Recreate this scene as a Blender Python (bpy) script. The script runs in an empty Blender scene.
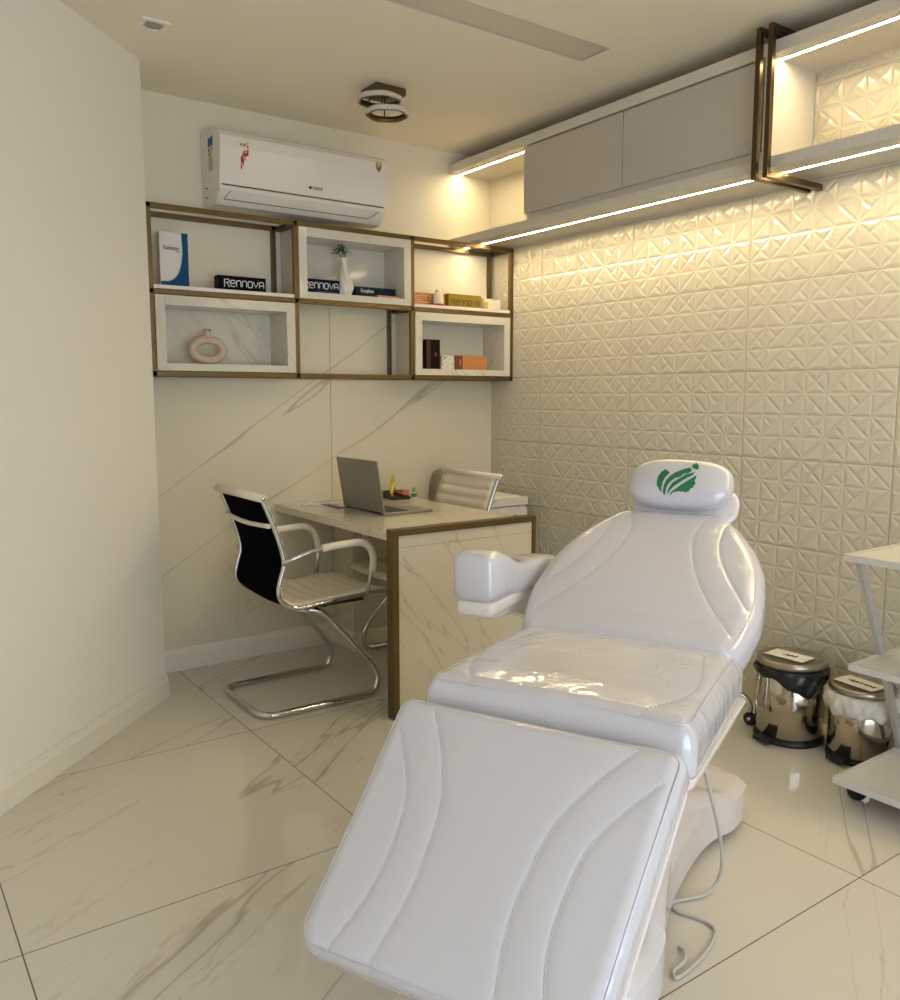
import bpy, bmesh, math, random
import numpy as np
from mathutils import Vector, Matrix

random.seed(7)
PI = math.pi
col = bpy.context.scene.collection
sc = bpy.context.scene

# ------------------------------------------------------------------ materials
MATS = {}
def nt(name):
    m = bpy.data.materials.new(name); m.use_nodes = True
    t = m.node_tree
    return m, t, t.nodes['Principled BSDF']
def mat(name, color, rough=0.5, metal=0.0, coat=0.0, bump=0.0, bscale=60, emit=None, estr=0, spec=0.5, var=0.03, coat_rough=0.05, ior=1.5):
    if name in MATS: return MATS[name]
    m, t, p = nt(name)
    p.inputs['Roughness'].default_value = rough
    p.inputs['Metallic'].default_value = metal
    p.inputs['Coat Weight'].default_value = coat
    p.inputs['Coat Roughness'].default_value = coat_rough
    p.inputs['IOR'].default_value = ior
    tc = t.nodes.new('ShaderNodeTexCoord')
    nz = t.nodes.new('ShaderNodeTexNoise'); nz.inputs['Scale'].default_value = bscale; nz.inputs['Detail'].default_value = 4
    t.links.new(tc.outputs['Object'], nz.inputs['Vector'])
    rp = t.nodes.new('ShaderNodeValToRGB')
    c = color
    rp.color_ramp.elements[0].position = .3; rp.color_ramp.elements[1].position = .7
    rp.color_ramp.elements[0].color = (c[0]*(1-var), c[1]*(1-var), c[2]*(1-var), 1)
    rp.color_ramp.elements[1].color = (min(1, c[0]*(1+var)), min(1, c[1]*(1+var)), min(1, c[2]*(1+var)), 1)
    t.links.new(nz.outputs['Fac'], rp.inputs['Fac']); t.links.new(rp.outputs['Color'], p.inputs['Base Color'])
    if bump:
        b = t.nodes.new('ShaderNodeBump'); b.inputs['Strength'].default_value = bump; b.inputs['Distance'].default_value = .002
        t.links.new(nz.outputs['Fac'], b.inputs['Height']); t.links.new(b.outputs['Normal'], p.inputs['Normal'])
    if emit:
        p.inputs['Emission Color'].default_value = (*emit, 1); p.inputs['Emission Strength'].default_value = estr
    MATS[name] = m
    return m

def marble(name, base, vein, rough=.08, scale=1.0, rot=(0, 0, 0), tile=None, strength=.6, grout=None, flat='XZ', seed=0.0, width=.012, stretch=.28):
    m, t, p = nt(name); N = t.nodes; L = t.links
    p.inputs['Roughness'].default_value = rough
    p.inputs['IOR'].default_value = 1.5
    geo = N.new('ShaderNodeNewGeometry')
    def math_(op, a=None, b=None, c=None):
        n = N.new('ShaderNodeMath'); n.operation = op
        for i, x in enumerate((a, b, c)):
            if x is None: continue
            if isinstance(x, (int, float)): n.inputs[i].default_value = x
            else: L.new(x, n.inputs[i])
        return n.outputs[0]
    vec = geo.outputs['Position']
    gm = None
    if tile:
        ox, oy, px, py = tile
        s = N.new('ShaderNodeSeparateXYZ'); L.new(vec, s.inputs[0])
        fx = math_('DIVIDE', math_('SUBTRACT', s.outputs[0], ox), px)
        fy = math_('DIVIDE', math_('SUBTRACT', s.outputs[1], oy), py)
        ix = math_('FLOOR', fx); iy = math_('FLOOR', fy)
        cb = N.new('ShaderNodeCombineXYZ'); L.new(ix, cb.inputs[0]); L.new(iy, cb.inputs[1])
        wn = N.new('ShaderNodeTexWhiteNoise'); wn.noise_dimensions = '3D'; L.new(cb.outputs[0], wn.inputs['Vector'])
        sc_ = N.new('ShaderNodeVectorMath'); sc_.operation = 'SCALE'; sc_.inputs['Scale'].default_value = 30; L.new(wn.outputs['Color'], sc_.inputs[0])
        ad = N.new('ShaderNodeVectorMath'); ad.operation = 'ADD'; L.new(vec, ad.inputs[0]); L.new(sc_.outputs[0], ad.inputs[1])
        vec = ad.outputs[0]
        rx = math_('SUBTRACT', fx, ix); ry = math_('SUBTRACT', fy, iy)
        def edge(r, pitch):
            d = math_('MULTIPLY', math_('MINIMUM', r, math_('SUBTRACT', 1.0, r)), pitch)
            return math_('LESS_THAN', d, .0017)
        gm = math_('MAXIMUM', edge(rx, px), edge(ry, py))
    mp = N.new('ShaderNodeMapping'); mp.inputs['Rotation'].default_value = rot
    mp.inputs['Location'].default_value = (seed, seed*1.7, seed*.6)
    L.new(vec, mp.inputs['Vector'])
    st = N.new('ShaderNodeMapping'); st.inputs['Scale'].default_value = (scale*stretch, scale*1.5, scale*1.5)
    L.new(mp.outputs[0], st.inputs['Vector'])
    def vein_mask(sc0, w, detail, dist):
        n = N.new('ShaderNodeTexNoise'); n.inputs['Scale'].default_value = sc0; n.inputs['Detail'].default_value = detail
        n.inputs['Roughness'].default_value = .52; n.inputs['Distortion'].default_value = dist
        L.new(st.outputs[0], n.inputs['Vector'])
        a = math_('ABSOLUTE', math_('SUBTRACT', n.outputs['Fac'], .5))
        mr = N.new('ShaderNodeMapRange'); mr.inputs['From Min'].default_value = 0; mr.inputs['From Max'].default_value = w
        mr.inputs['To Min'].default_value = 1; mr.inputs['To Max'].default_value = 0
        L.new(a, mr.inputs['Value'])
        return mr.outputs[0]
    v1 = vein_mask(1.0, width, 4.0, .0)
    v2 = vein_mask(2.6, width*1.3, 6, .3)
    v3 = vein_mask(1.0, width*7, 4.0, .0)
    mk = N.new('ShaderNodeTexNoise'); mk.inputs['Scale'].default_value = 1.7; L.new(mp.outputs[0], mk.inputs['Vector'])
    mkr = N.new('ShaderNodeMapRange'); mkr.inputs['From Min'].default_value = .45; mkr.inputs['From Max'].default_value = .62; L.new(mk.outputs['Fac'], mkr.inputs['Value'])
    f = math_('ADD', math_('MULTIPLY', v1, .9), math_('MULTIPLY', math_('MULTIPLY', v2, mkr.outputs[0]), .55))
    f = math_('ADD', f, math_('MULTIPLY', math_('MULTIPLY', v3, mkr.outputs[0]), .2))
    f = math_('MINIMUM', math_('MULTIPLY', f, strength), 1.0)
    mix = N.new('ShaderNodeMix'); mix.data_type = 'RGBA'
    mix.inputs[6].default_value = (*base, 1); mix.inputs[7].default_value = (*vein, 1)
    L.new(f, mix.inputs[0])
    out = mix.outputs[2]
    if gm is not None:
        m2 = N.new('ShaderNodeMix'); m2.data_type = 'RGBA'; m2.inputs[7].default_value = (*(grout or (.12, .09, .06)), 1)
        L.new(gm, m2.inputs[0]); L.new(out, m2.inputs[6]); out = m2.outputs[2]
        rr = math_('ADD', math_('MULTIPLY', gm, .6), rough); L.new(rr, p.inputs['Roughness'])
    L.new(out, p.inputs['Base Color'])
    MATS[name] = m
    return m

def film(name, color):
    """white upholstery vinyl wrapped in thin clear plastic: glossy, with small creases in the film"""
    m, t, p = nt(name); N = t.nodes; L = t.links
    p.inputs['Base Color'].default_value = (*color, 1)
    p.inputs['Roughness'].default_value = .34
    p.inputs['Coat Weight'].default_value = 1.0; p.inputs['Coat Roughness'].default_value = .03; p.inputs['Coat IOR'].default_value = 1.65
    tc = N.new('ShaderNodeTexCoord')
    mp = N.new('ShaderNodeMapping'); mp.inputs['Scale'].default_value = (1, 1, .6); mp.inputs['Rotation'].default_value = (.3, .2, .9)
    L.new(tc.outputs['Object'], mp.inputs['Vector'])
    n = N.new('ShaderNodeTexNoise'); n.inputs['Scale'].default_value = 7; n.inputs['Detail'].default_value = 3; n.inputs['Distortion'].default_value = 1.2
    L.new(mp.outputs[0], n.inputs['Vector'])
    n2 = N.new('ShaderNodeTexNoise'); n2.inputs['Scale'].default_value = 38; n2.inputs['Detail'].default_value = 2; n2.inputs['Distortion'].default_value = 2.5
    L.new(mp.outputs[0], n2.inputs['Vector'])
    mk = N.new('ShaderNodeMapRange'); mk.inputs['From Min'].default_value = .5; mk.inputs['From Max'].default_value = .75; L.new(n.outputs['Fac'], mk.inputs['Value'])
    mu = N.new('ShaderNodeMath'); mu.operation = 'MULTIPLY'; L.new(n2.outputs['Fac'], mu.inputs[0]); L.new(mk.outputs[0], mu.inputs[1])
    ad = N.new('ShaderNodeMath'); ad.operation = 'MULTIPLY_ADD'; L.new(n.outputs['Fac'], ad.inputs[0]); ad.inputs[1].default_value = 1.0; L.new(mu.outputs[0], ad.inputs[2])
    b = N.new('ShaderNodeBump'); b.inputs['Strength'].default_value = .65; b.inputs['Distance'].default_value = .006
    L.new(ad.outputs[0], b.inputs['Height']); L.new(b.outputs['Normal'], p.inputs['Coat Normal'])
    MATS[name] = m
    return m

WALLP = mat('wall_paint', (.77, .715, .565), .75, bump=.08, bscale=220)
LWALLP = mat('satin_wall_paint', (.84, .79, .70), .6, bump=.06, bscale=220)
CEILP = mat('ceiling_paint', (.84, .78, .64), .85, bump=.05, bscale=200)
BASEP = mat('baseboard_paint', (.80, .745, .63), .35)
TILE = mat('relief_tile_glaze', (.65, .605, .485), .28, coat=.7, var=.015, coat_rough=.07)
FLOORM = marble('floor_porcelain', (.64, .605, .53), (.36, .30, .22), .045, 1.15, (0, 0, math.radians(-32)), tile=(.247, 1.115, .955, .963), strength=.7, width=.0055, seed=3.0, stretch=.20)
SLAB = marble('wall_porcelain_slab', (.69, .64, .50), (.38, .31, .21), .10, .9, (0, math.radians(33), 0), strength=.8, seed=2.3, width=.0042, stretch=.17)
DESKM = marble('desk_porcelain_slab', (.66, .61, .49), (.40, .31, .20), .10, 2.4, (0, math.radians(-52), 0), strength=.6, seed=4.4, width=.006)
NICHEM = marble('niche_porcelain', (.66, .63, .53), (.42, .36, .27), .09, 1.6, (0, math.radians(-48), 0), strength=.5, seed=5.7, width=.006, stretch=.2)
BRONZE = mat('bronze_metal', (.155, .105, .042), .38, metal=.75, var=.05)
BRONZED = mat('polished_bronze', (.10, .068, .032), .3, metal=.85, var=.05)
CABW = mat('cabinet_white', (.66, .61, .52), .35)
CABG = mat('cabinet_gloss_door', (.52, .48, .42), .12, coat=.5)
CHROME = mat('chrome', (.66, .65, .62), .10, metal=1.0, var=.01)
STEEL = mat('polished_steel', (.50, .45, .37), .12, metal=1.0, var=.03)
BLACK = mat('black_plastic', (.012, .012, .013), .4)
BLACKF = mat('black_mesh_fabric', (.002, .002, .0025), .95, ior=1.1)
LEATH = mat('cream_leatherette', (.82, .75, .62), .38, bump=.2, bscale=300)
WPLAST = mat('white_plastic', (.80, .76, .72), .18, coat=.3)
ACW = mat('air_conditioner_white', (.78, .74, .67), .10, coat=.6, coat_rough=.02, var=.005)
BEDW = film('wrapped_white_vinyl', (.608, .602, .645))
BEDL = BEDW
STITCH = mat('white_thread', (.62, .62, .66), .6)
LEDM = mat('led_strip_light', (1, .9, .7), .5, emit=(1.0, .80, .46), estr=92)
DIFF = mat('opal_diffuser', (.62, .57, .49), .4)
PAPER = mat('white_paper', (.84, .82, .76), .7)
CARTM = mat('cart_laminate', (.72, .69, .62), .4)
CARTG = mat('cart_grey_metal', (.50, .49, .46), .4, metal=.3)
GREYC = mat('grey_cord', (.50, .48, .44), .5)
DARKL = mat('dark_gap', (.02, .018, .016), .6)
def pal(name, c, rough=.5, **k): return mat(name, c, rough, **k)

# ------------------------------------------------------------------ object helpers
def tag(o, label=None, cat=None, group=None, kind=None):
    if label: o['label'] = label
    if cat: o['category'] = cat
    if group: o['group'] = group
    if kind: o['kind'] = kind
    return o
def empty(name, loc, label, cat, group=None):
    o = bpy.data.objects.new(name, None); col.objects.link(o); o.location = loc
    o.empty_display_size = .05
    tag(o, label, cat, group); return o
def wloc(o):
    v = Vector(o.location)
    while o.parent: o = o.parent; v += o.location
    return v
class MB:
    def __init__(s): s.v = []; s.f = []; s.sm = []; s.mi = []
    def add(s, verts, faces, smooth=False, mi=0):
        n = len(s.v); s.v += [tuple(v) for v in verts]
        for f in faces: s.f.append([i+n for i in f]); s.sm.append(smooth); s.mi.append(mi)
        return s
    def box(s, x0, x1, y0, y1, z0, z1, bev=0.0, mi=0, M=None):
        bm = bmesh.new(); bmesh.ops.create_cube(bm, size=1)
        for v in bm.verts: v.co = Vector(((x0+x1)/2+v.co.x*(x1-x0), (y0+y1)/2+v.co.y*(y1-y0), (z0+z1)/2+v.co.z*(z1-z0)))
        if bev: bmesh.ops.bevel(bm, geom=bm.edges[:], offset=bev, segments=2, affect='EDGES', profile=.5)
        s.bm(bm, M, mi=mi); return s
    def bm(s, bm, M=None, smooth=False, mi=0):
        bm.verts.index_update()
        vs = [(M @ v.co if M else v.co) for v in bm.verts]
        s.add(vs, [[v.index for v in f.verts] for f in bm.faces], smooth, mi); bm.free()
    def tube(s, pts, r, segs=12, closed=False, smooth=0, caps=True, mi=0):
        P = [Vector(p) for p in pts]
        if smooth: P = spline(P, smooth, closed)
        n = len(P); rr = r if isinstance(r, (list, tuple)) else [r]*n
        rings = []; up = None
        for i in range(n):
            a = P[(i-1) % n] if (closed or i > 0) else P[i]; b = P[(i+1) % n] if (closed or i < n-1) else P[i]
            t = (b-a).normalized()
            if up is None:
                up = Vector((0, 0, 1)) if abs(t.z) < .9 else Vector((1, 0, 0))
            up = (up - t*up.dot(t)).normalized(); sd = t.cross(up)
            rings.append([P[i] + (up*math.cos(2*PI*k/segs)+sd*math.sin(2*PI*k/segs))*rr[i] for k in range(segs)])
        vs = [v for rg in rings for v in rg]; fs = []
        m = n if closed else n-1
        off = 0
        if closed:  # best matching rotation of last ring onto first
            best = min(range(segs), key=lambda k: (rings[0][k]-rings[-1][0]).length)
            off = best
        for i in range(m):
            j = (i+1) % n; o = off if (closed and j == 0) else 0
            for k in range(segs):
                fs.append([i*segs+k, i*segs+(k+1) % segs, j*segs+(k+1+o) % segs, j*segs+(k+o) % segs])
        if caps and not closed:
            fs.append(list(range(segs))[::-1]); fs.append([(n-1)*segs+k for k in range(segs)])
        s.add(vs, fs, True, mi); return s
    def lathe(s, prof, c, segs=40, M=None, smooth=True, mi=0):
        vs = []; fs = []; n = len(prof)
        for i in range(segs):
            a = 2*PI*i/segs
            for (r, z) in prof: vs.append(Vector((r*math.cos(a), r*math.sin(a), z)))
        for i in range(segs):
            j = (i+1) % segs
            for k in range(n-1): fs.append([i*n+k, j*n+k, j*n+k+1, i*n+k+1])
        vs = [(M @ v if M else v) + Vector(c) for v in vs]
        s.add(vs, fs, smooth, mi); return s
    def prism(s, poly, a, b, axis='y', mi=0, smooth=False):
        n = len(poly)
        def mk(p, t): return {'y': (p[0], t, p[1]), 'x': (t, p[0], p[1]), 'z': (p[0], p[1], t)}[axis]
        vs = [mk(p, a) for p in poly]+[mk(p, b) for p in poly]
        fs = [[i, (i+1) % n, n+(i+1) % n, n+i] for i in range(n)]
        s.add(vs, fs, smooth, mi); s.add(vs, [list(range(n))[::-1], [n+i for i in range(n)]], False, mi); return s
    def xform(s, fn): s.v = [tuple(fn(Vector(v))) for v in s.v]; return s
    def build(s, name, m, parent=None, auto=True, label=None, fixn=True):
        me = bpy.data.meshes.new(name)
        off = wloc(parent) if parent else Vector((0, 0, 0))
        me.from_pydata([(v[0]-off.x, v[1]-off.y, v[2]-off.z) for v in s.v], [], s.f)
        for mm in (m if isinstance(m, (list, tuple)) else [m]): me.materials.append(mm)
        me.polygons.foreach_set('use_smooth', s.sm); me.polygons.foreach_set('material_index', s.mi)
        me.update()
        if fixn:
            bm = bmesh.new(); bm.from_mesh(me); bmesh.ops.recalc_face_normals(bm, faces=bm.faces[:]); bm.to_mesh(me); bm.free()
        o = bpy.data.objects.new(name, me); col.objects.link(o)
        if parent: o.parent = parent
        if label: o['label'] = label
        return o
def spline(P, k, closed=False):
    out = []; n = len(P)
    for i in range(n if closed else n-1):
        p0 = P[(i-1) % n] if (closed or i > 0) else P[0]*2-P[1]
        p1 = P[i]; p2 = P[(i+1) % n]
        p3 = P[(i+2) % n] if (closed or i+2 < n) else P[-1]*2-P[-2]
        for j in range(k):
            t = j/k
            out.append(.5*((2*p1)+(p2-p0)*t+(2*p0-5*p1+4*p2-p3)*t*t+(3*p1-p0-3*p2+p3)*t**3))
    if not closed: out.append(P[-1].copy())
    return out
def fillet(P, r, k=5, closed=False):
    """round the corners of a polyline"""
    P = [Vector(p) for p in P]; n = len(P); out = []
    for i in range(n):
        if not closed and i in (0, n-1): out.append(P[i]); continue
        a, b, c = P[i-1], P[i], P[(i+1) % n]
        rr = r[i] if isinstance(r, (list, tuple)) else r
        da = min(rr, (a-b).length*.49); dc = min(rr, (c-b).length*.49)
        s = b+(a-b).normalized()*da; e = b+(c-b).normalized()*dc
        for j in range(k+1):
            t = j/k; out.append(s*(1-t)**2+b*2*t*(1-t)+e*t*t)
    return out
def struct(o): o['kind'] = 'structure'; return o
def box(name, m, dims, bev=0.0, parent=None, label=None, M=None):
    return MB().box(*dims, bev=bev, M=M).build(name, m, parent, label=label)
def text_mesh(txt, size, M, squash=(1, 1), ext=.0006, bold=0.0):
    """text as mesh in XY plane (centred) transformed by M"""
    cu = bpy.data.curves.new('lettering', 'FONT'); cu.body = txt; cu.size = size; cu.align_x = 'CENTER'; cu.align_y = 'CENTER'; cu.extrude = ext; cu.offset = bold
    o = bpy.data.objects.new('lettering', cu); col.objects.link(o)
    dg = bpy.context.evaluated_depsgraph_get(); dg.update()
    me = o.evaluated_get(dg).to_mesh()
    vs = [M @ Vector((v.co.x*squash[0], v.co.y*squash[1], v.co.z)) for v in me.vertices]; fs = [list(p.vertices) for p in me.polygons]
    o.evaluated_get(dg).to_mesh_clear(); bpy.data.objects.remove(o); bpy.data.curves.remove(cu)
    return MB().add(vs, fs)
def front(x, y, z):  # text facing -Y
    return Matrix.Translation((x, y, z)) @ Matrix.Rotation(PI/2, 4, 'X')

# ------------------------------------------------------------------ room
YB, XR, H = 3.954, 3.10, 2.63
struct(MB().add([(-3, -2, 0), (3.6, -2, 0), (3.6, 4.4, 0), (-3, 4.4, 0), (-3, -2, -.1), (3.6, -2, -.1), (3.6, 4.4, -.1), (-3, 4.4, -.1)],
       [[0, 1, 2, 3], [4, 7, 6, 5], [0, 4, 5, 1], [1, 5, 6, 2], [2, 6, 7, 3], [3, 7, 4, 0]]).build('floor', FLOORM))
# ceiling with the linear recess cut out
SX0, SX1, SY0, SY1 = .75, 2.49, 2.46, 2.60
cb = MB()
for (a, b, c, d) in ((-3, SX0, -2, 4.4), (SX1, 3.6, -2, 4.4), (SX0, SX1, -2, SY0), (SX0, SX1, SY1, 4.4)): cb.box(a, b, c, d, H, H+.1)
struct(cb.build('ceiling', CEILP))
sl = empty('recessed_ceiling_light', (1.6, 2.53, H), 'long unlit recessed linear light set in the ceiling above the treatment bed', 'ceiling light')
f = MB()
f.box(SX0-.008, SX1+.008, SY0-.008, SY0, H-.003, H+.03); f.box(SX0-.008, SX1+.008, SY1, SY1+.008, H-.003, H+.03)
f.box(SX0-.008, SX0, SY0, SY1, H-.003, H+.03); f.box(SX1, SX1+.008, SY0, SY1, H-.003, H+.03)
f.build('trim_frame', mat('slot_trim', (.60, .54, .44), .5), sl)
box('diffuser', DIFF, (SX0, SX1, SY0, SY1, H+.001, H+.008), parent=sl)
box('shallow_housing', mat('slot_housing', (.6, .56, .5), .6), (SX0, SX1, SY0, SY1, H+.022, H+.06), parent=sl)

# back wall: painted above, porcelain slab below
struct(box('wall_back', WALLP, (-3, 3.6, YB, YB+.12, 0, H)))
sb = MB(); sb.box(1.0, 2.044, YB-.008, YB, 0, 1.765, bev=.001); sb.box(2.0465, XR, YB-.008, YB, 0, 1.765, bev=.001)
tag(struct(sb.build('trim_1', SLAB)), 'veined porcelain slabs covering the lower back wall')
# baseboards
def board(p, q, h, t, n, name):
    p = Vector(p); q = Vector(q); n = Vector(n)
    prof = [(0, 0), (t, 0), (t, h*.72), (t*.72, h*.8), (t*.6, h*.9), (t*.35, h), (0, h)]
    vs = []; k = len(prof)
    for c in (p, q):
        for (a, z) in prof: vs.append(c+n*a+Vector((0, 0, z)))
    fs = [[i, (i+1) % k, k+(i+1) % k, k+i] for i in range(k)]+[list(range(k)), [k+i for i in range(k)][::-1]]
    return struct(MB().add(vs, fs).build(name, BASEP))
board((1.04, YB-.008, 0), (2.048, YB-.008, 0), .108, .016, (0, -1, 0), 'baseboard_back')
# angled left wall at 45 degrees with its return to the back wall
E0 = Vector((1.052, 3.62, 0)); d45 = Vector((-1, -1, 0)).normalized()
E1 = E0 + d45*3.6
MB().prism([(E0.x, E0.y), (E1.x, E1.y), (E1.x-.3, E1.y+.1), (.6, YB), (1.052, YB)], 0, H, 'z').build('wall_left', LWALLP)['kind'] = 'structure'
nrm = Vector((1, -1, 0)).normalized()
board(E0, E1, .102, .016, nrm, 'baseboard_left')
struct(box('wall_side', WALLP, (E1.x-.4, E1.x-.1, -1.6, E1.y+.2, 0, H)))
# wall behind the camera with a wide glazed opening giving daylight
w = MB(); WX0, WX1, WZ1 = -.5, 2.0, 2.25
w.box(-3, WX0, -1.6, -1.5, 0, H); w.box(WX1, 3.3, -1.6, -1.5, 0, H); w.box(WX0, WX1, -1.6, -1.5, WZ1, H)
struct(w.build('wall_front', mat('unseen_wall_brown', (.26, .20, .15), .6)))  # unseen wall; its dark brown is made up to lower the fill light
wf = MB()
for x in (WX0, (WX0*2+WX1)/3, (WX0+2*WX1)/3, WX1): wf.box(x-.025, x+.025, -1.58, -1.52, 0, WZ1)
wf.box(WX0, WX1, -1.58, -1.52, WZ1-.05, WZ1); wf.box(WX0, WX1, -1.58, -1.52, 0, .05)
struct(wf.build('window_1', mat('window_frame_white', (.7, .7, .7), .4)))

# right wall: relief tiles, 8 x 4 cells each of raised triangles
rows = ["X/1/2X/2\\3\\4", "/0\\0/1\\4\\0/1/0", "X/1/2X/2\\3\\4", "\\3/2\\4/0X\\3/1"]
def parse(s):
    out = []; i = 0
    while i < len(s):
        if s[i] == 'X': out.append(('X', 0)); i += 1
        else: out.append((s[i], int(s[i+1]))); i += 2
    return out
rows = [parse(r) for r in rows]
tw, th = .645, .3565; g = .0016
tiles = MB()
def tri(a, b, c, x0):
    # raised pyramid with flat top following a triangle in the (y,z) plane; bigger triangles get a wide flat
    A, B, C_ = [np.array(p) for p in (a, b, c)]
    la, lb, lc = np.linalg.norm(B-C_), np.linalg.norm(A-C_), np.linalg.norm(A-B)
    per = la+lb+lc; inc = (A*la+B*lb+C_*lc)/per
    area = abs((B[0]-A[0])*(C_[1]-A[1])-(B[1]-A[1])*(C_[0]-A[0]))/2; inr = 2*area/per
    wdt = .0105; k = max(.12, 1-wdt/inr); hgt = .0030*(min(1, inr/wdt)*.85+.15)
    o = [A, B, C_]; i_ = [inc+(p-inc)*k for p in o]
    vs = [(x0, p[0], p[1]) for p in o]+[(x0-hgt, p[0], p[1]) for p in i_]
    tiles.add(vs, [[0, 1, 4, 3], [1, 2, 5, 4], [2, 0, 3, 5], [3, 4, 5]])
yj = [3.511+tw-.001, 3.511, 2.864, 2.217, 1.574, .93, .286, -.36]
for ti in range(len(yj)-1):
    y1, y0 = yj[ti], yj[ti+1]
    for rz in range(-1, 7):
        z0 = .332+th*rz-.0 ; z1 = z0+th
        cw = (y1-y0-2*g)/7; ch = (th-2*g)/4
        for r in range(4):
            zt = z1-g-ch*r; zb = zt-ch
            if zb < 0 or zt > H: continue
            for c in range(7):
                yl = y1-g-cw*c; yr = yl-cw      # image-left is larger y
                if yl > YB: continue
                ty, k = rows[r][(c) % 8]
                TL, TR, BL, BR = (yl, zt), (yr, zt), (yl, zb), (yr, zb); M_ = ((yl+yr)/2, (zt+zb)/2)
                if ty == 'X': T = [(TL, TR, M_), (TR, BR, M_), (BR, BL, M_), (BL, TL, M_)]
                elif ty == '/':
                    T = [(TL, TR, M_), (TL, M_, BL)] if k == 1 else [(TL, TR, BL)]
                    T += [(TR, BR, M_), (M_, BR, BL)] if k == 2 else [(TR, BR, BL)]
                else:
                    T = [(TL, TR, M_), (TR, BR, M_)] if k == 3 else [(TL, TR, BR)]
                    T += [(TL, M_, BL), (M_, BR, BL)] if k == 4 else [(TL, BR, BL)]
                for t_ in T: tri(*t_, XR)
bk = MB(); bk.v = tiles.v; bk.f = tiles.f; bk.sm = tiles.sm; bk.mi = tiles.mi
bk.box(XR+.0, XR+.12, -1.6, YB, 0, H, mi=0)
for y in yj[1:-1]: bk.box(XR-.0012, XR+.002, y-g*.9, y+g*.9, 0, H, mi=1)
for rz in range(-1, 8):
    z = .332+th*rz
    if 0 < z < H: bk.box(XR-.0012, XR+.002, -.36, YB, z-g*.9, z+g*.9, mi=1)
wr = struct(bk.build('wall_right', [TILE, mat('tile_grout', (.42, .38, .31), .7)], fixn=False))
bm = bmesh.new(); bm.from_mesh(wr.data)
bm.normal_update()
for f in bm.faces:
    if f.normal.x > 0.02 and f.calc_center_median().x < XR+.0001: f.normal_flip()
bm.to_mesh(wr.data); bm.free()

# downlight
dl = empty('square_downlight', (1.0, 3.26, H), 'small square white recessed spotlight in the ceiling near the left wall', 'ceiling light')
dm = MB()
for (a, b, c, d) in ((-.05, .05, -.05, -.032), (-.05, .05, .032, .05), (-.05, -.032, -.032, .032), (.032, .05, -.032, .032)):
    dm.box(1.0+a, 1.0+b, 3.26+c, 3.26+d, H-.006, H, bev=.001)
dm.build('trim_frame', mat('spot_trim', (.84, .80, .74), .4), dl)
MB().lathe([(.0, .0), (.022, 0), (.028, -.003), (.028, .002)], (1.0, 3.26, H-.0015), 24).build('lamp_lens', mat('spot_lens', (.35, .33, .30), .2), dl)
box('baffle', mat('spot_baffle', (.55, .5, .42), .6), (.968, 1.032, 3.228, 3.292, H-.0012, H), parent=dl)

# bronze ceiling lamp with two rings
cl = empty('bronze_ceiling_lamp', (1.99, 3.28, H), 'bronze flush ceiling lamp with a square base and two stacked rounded rings', 'ceiling lamp')
box('base_plate', BRONZE, (1.94, 2.09, 3.275, 3.405, H-.032, H), .002, cl)
def ring(cx, cy, z, R, rot):
    pts = []
    for k in range(6):
        a = 2*PI*k/6+rot; pts.append(Vector((cx+R*math.cos(a), cy+R*math.sin(a), z)))
    return fillet(pts, R*.34, 6, closed=True)
def band(path, wi, h):
    n = len(path); c = sum(path, Vector())/n; inner = MB(); outer = MB()
    def rr(d, z): return [p+(p-c).normalized()*d+Vector((0, 0, z)) for p in path]
    def loft(mb, rings):
        vs = [v for r in rings for v in r]; k = len(rings)
        mb.add(vs, [[i*n+j, i*n+(j+1) % n, ((i+1) % k)*n+(j+1) % n, ((i+1) % k)*n+j] for i in range(k) for j in range(n)], True)
    loft(inner, [rr(-wi, -h), rr(0, -h), rr(0, h), rr(-wi, h)])
    loft(outer, [rr(0.0005, -h*.95), rr(wi*.8, -h*.7), rr(wi, 0), rr(wi*.8, h*.7), rr(0.0005, h*.95)])
    return inner, outer
for (cx_, cy_, z_, rot_) in ((1.982, 3.32, 2.575, .2), (2.005, 3.295, 2.517, .55)):
    i_, o_ = band(ring(cx_, cy_, z_, .100, rot_), .008, .012)
    r_ = i_.build('ring', BRONZE, cl); o_.build('diffuser', DIFF, r_, label='pale diffuser around the ring')
for (cx_, cy_, z_, aa) in ((1.982, 3.32, 2.575, 2.2), (1.982, 3.32, 2.575, 5.0), (2.005, 3.295, 2.517, 1.3), (2.005, 3.295, 2.517, 3.6)):
    dx, dy = math.cos(aa), math.sin(aa)
    MB().tube(fillet([(cx_+dx*.045, cy_+dy*.045, H-.03), (cx_+dx*.045, cy_+dy*.045, z_), (cx_+dx*.086, cy_+dy*.086, z_)], [0, .008, 0], 4), .003, 8).build('hanging_rod', BRONZED, cl)

# ------------------------------------------------------------------ air conditioner
AX0, AX1 = 1.408, 2.257
ac = empty('air_conditioner', ((AX0+AX1)/2, YB, 2.16), 'white split air conditioner mounted on the wall above the shelf', 'air conditioner')
prof = [(YB, 2.175), (3.87, 2.150), (3.79, 2.150), (3.759, 2.181), (3.730, 2.210), (3.735, 2.228), (3.725, 2.30), (3.7145, 2.39), (3.716, 2.435), (3.735, 2.455), (3.76, 2.468), (3.83, 2.485), (YB, 2.49)]
def fy(z, e=.0009): return float(np.interp(z, [p[1] for p in prof[5:10]], [p[0] for p in prof[5:10]]))-e
b = MB(); b.prism(prof, AX0, AX1, 'x')
o = b.build('body', ACW, ac)
m_ = o.modifiers.new('b', 'BEVEL'); m_.width = .006; m_.segments = 3; m_.limit_method = 'ANGLE'
s_ = MB(); s_.box(AX0+.012, AX1-.012, 3.7325, 3.745, 2.2245, 2.2305); s_.build('panel_seam', mat('seam_brown', (.10, .075, .04), .5), ac)
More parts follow.
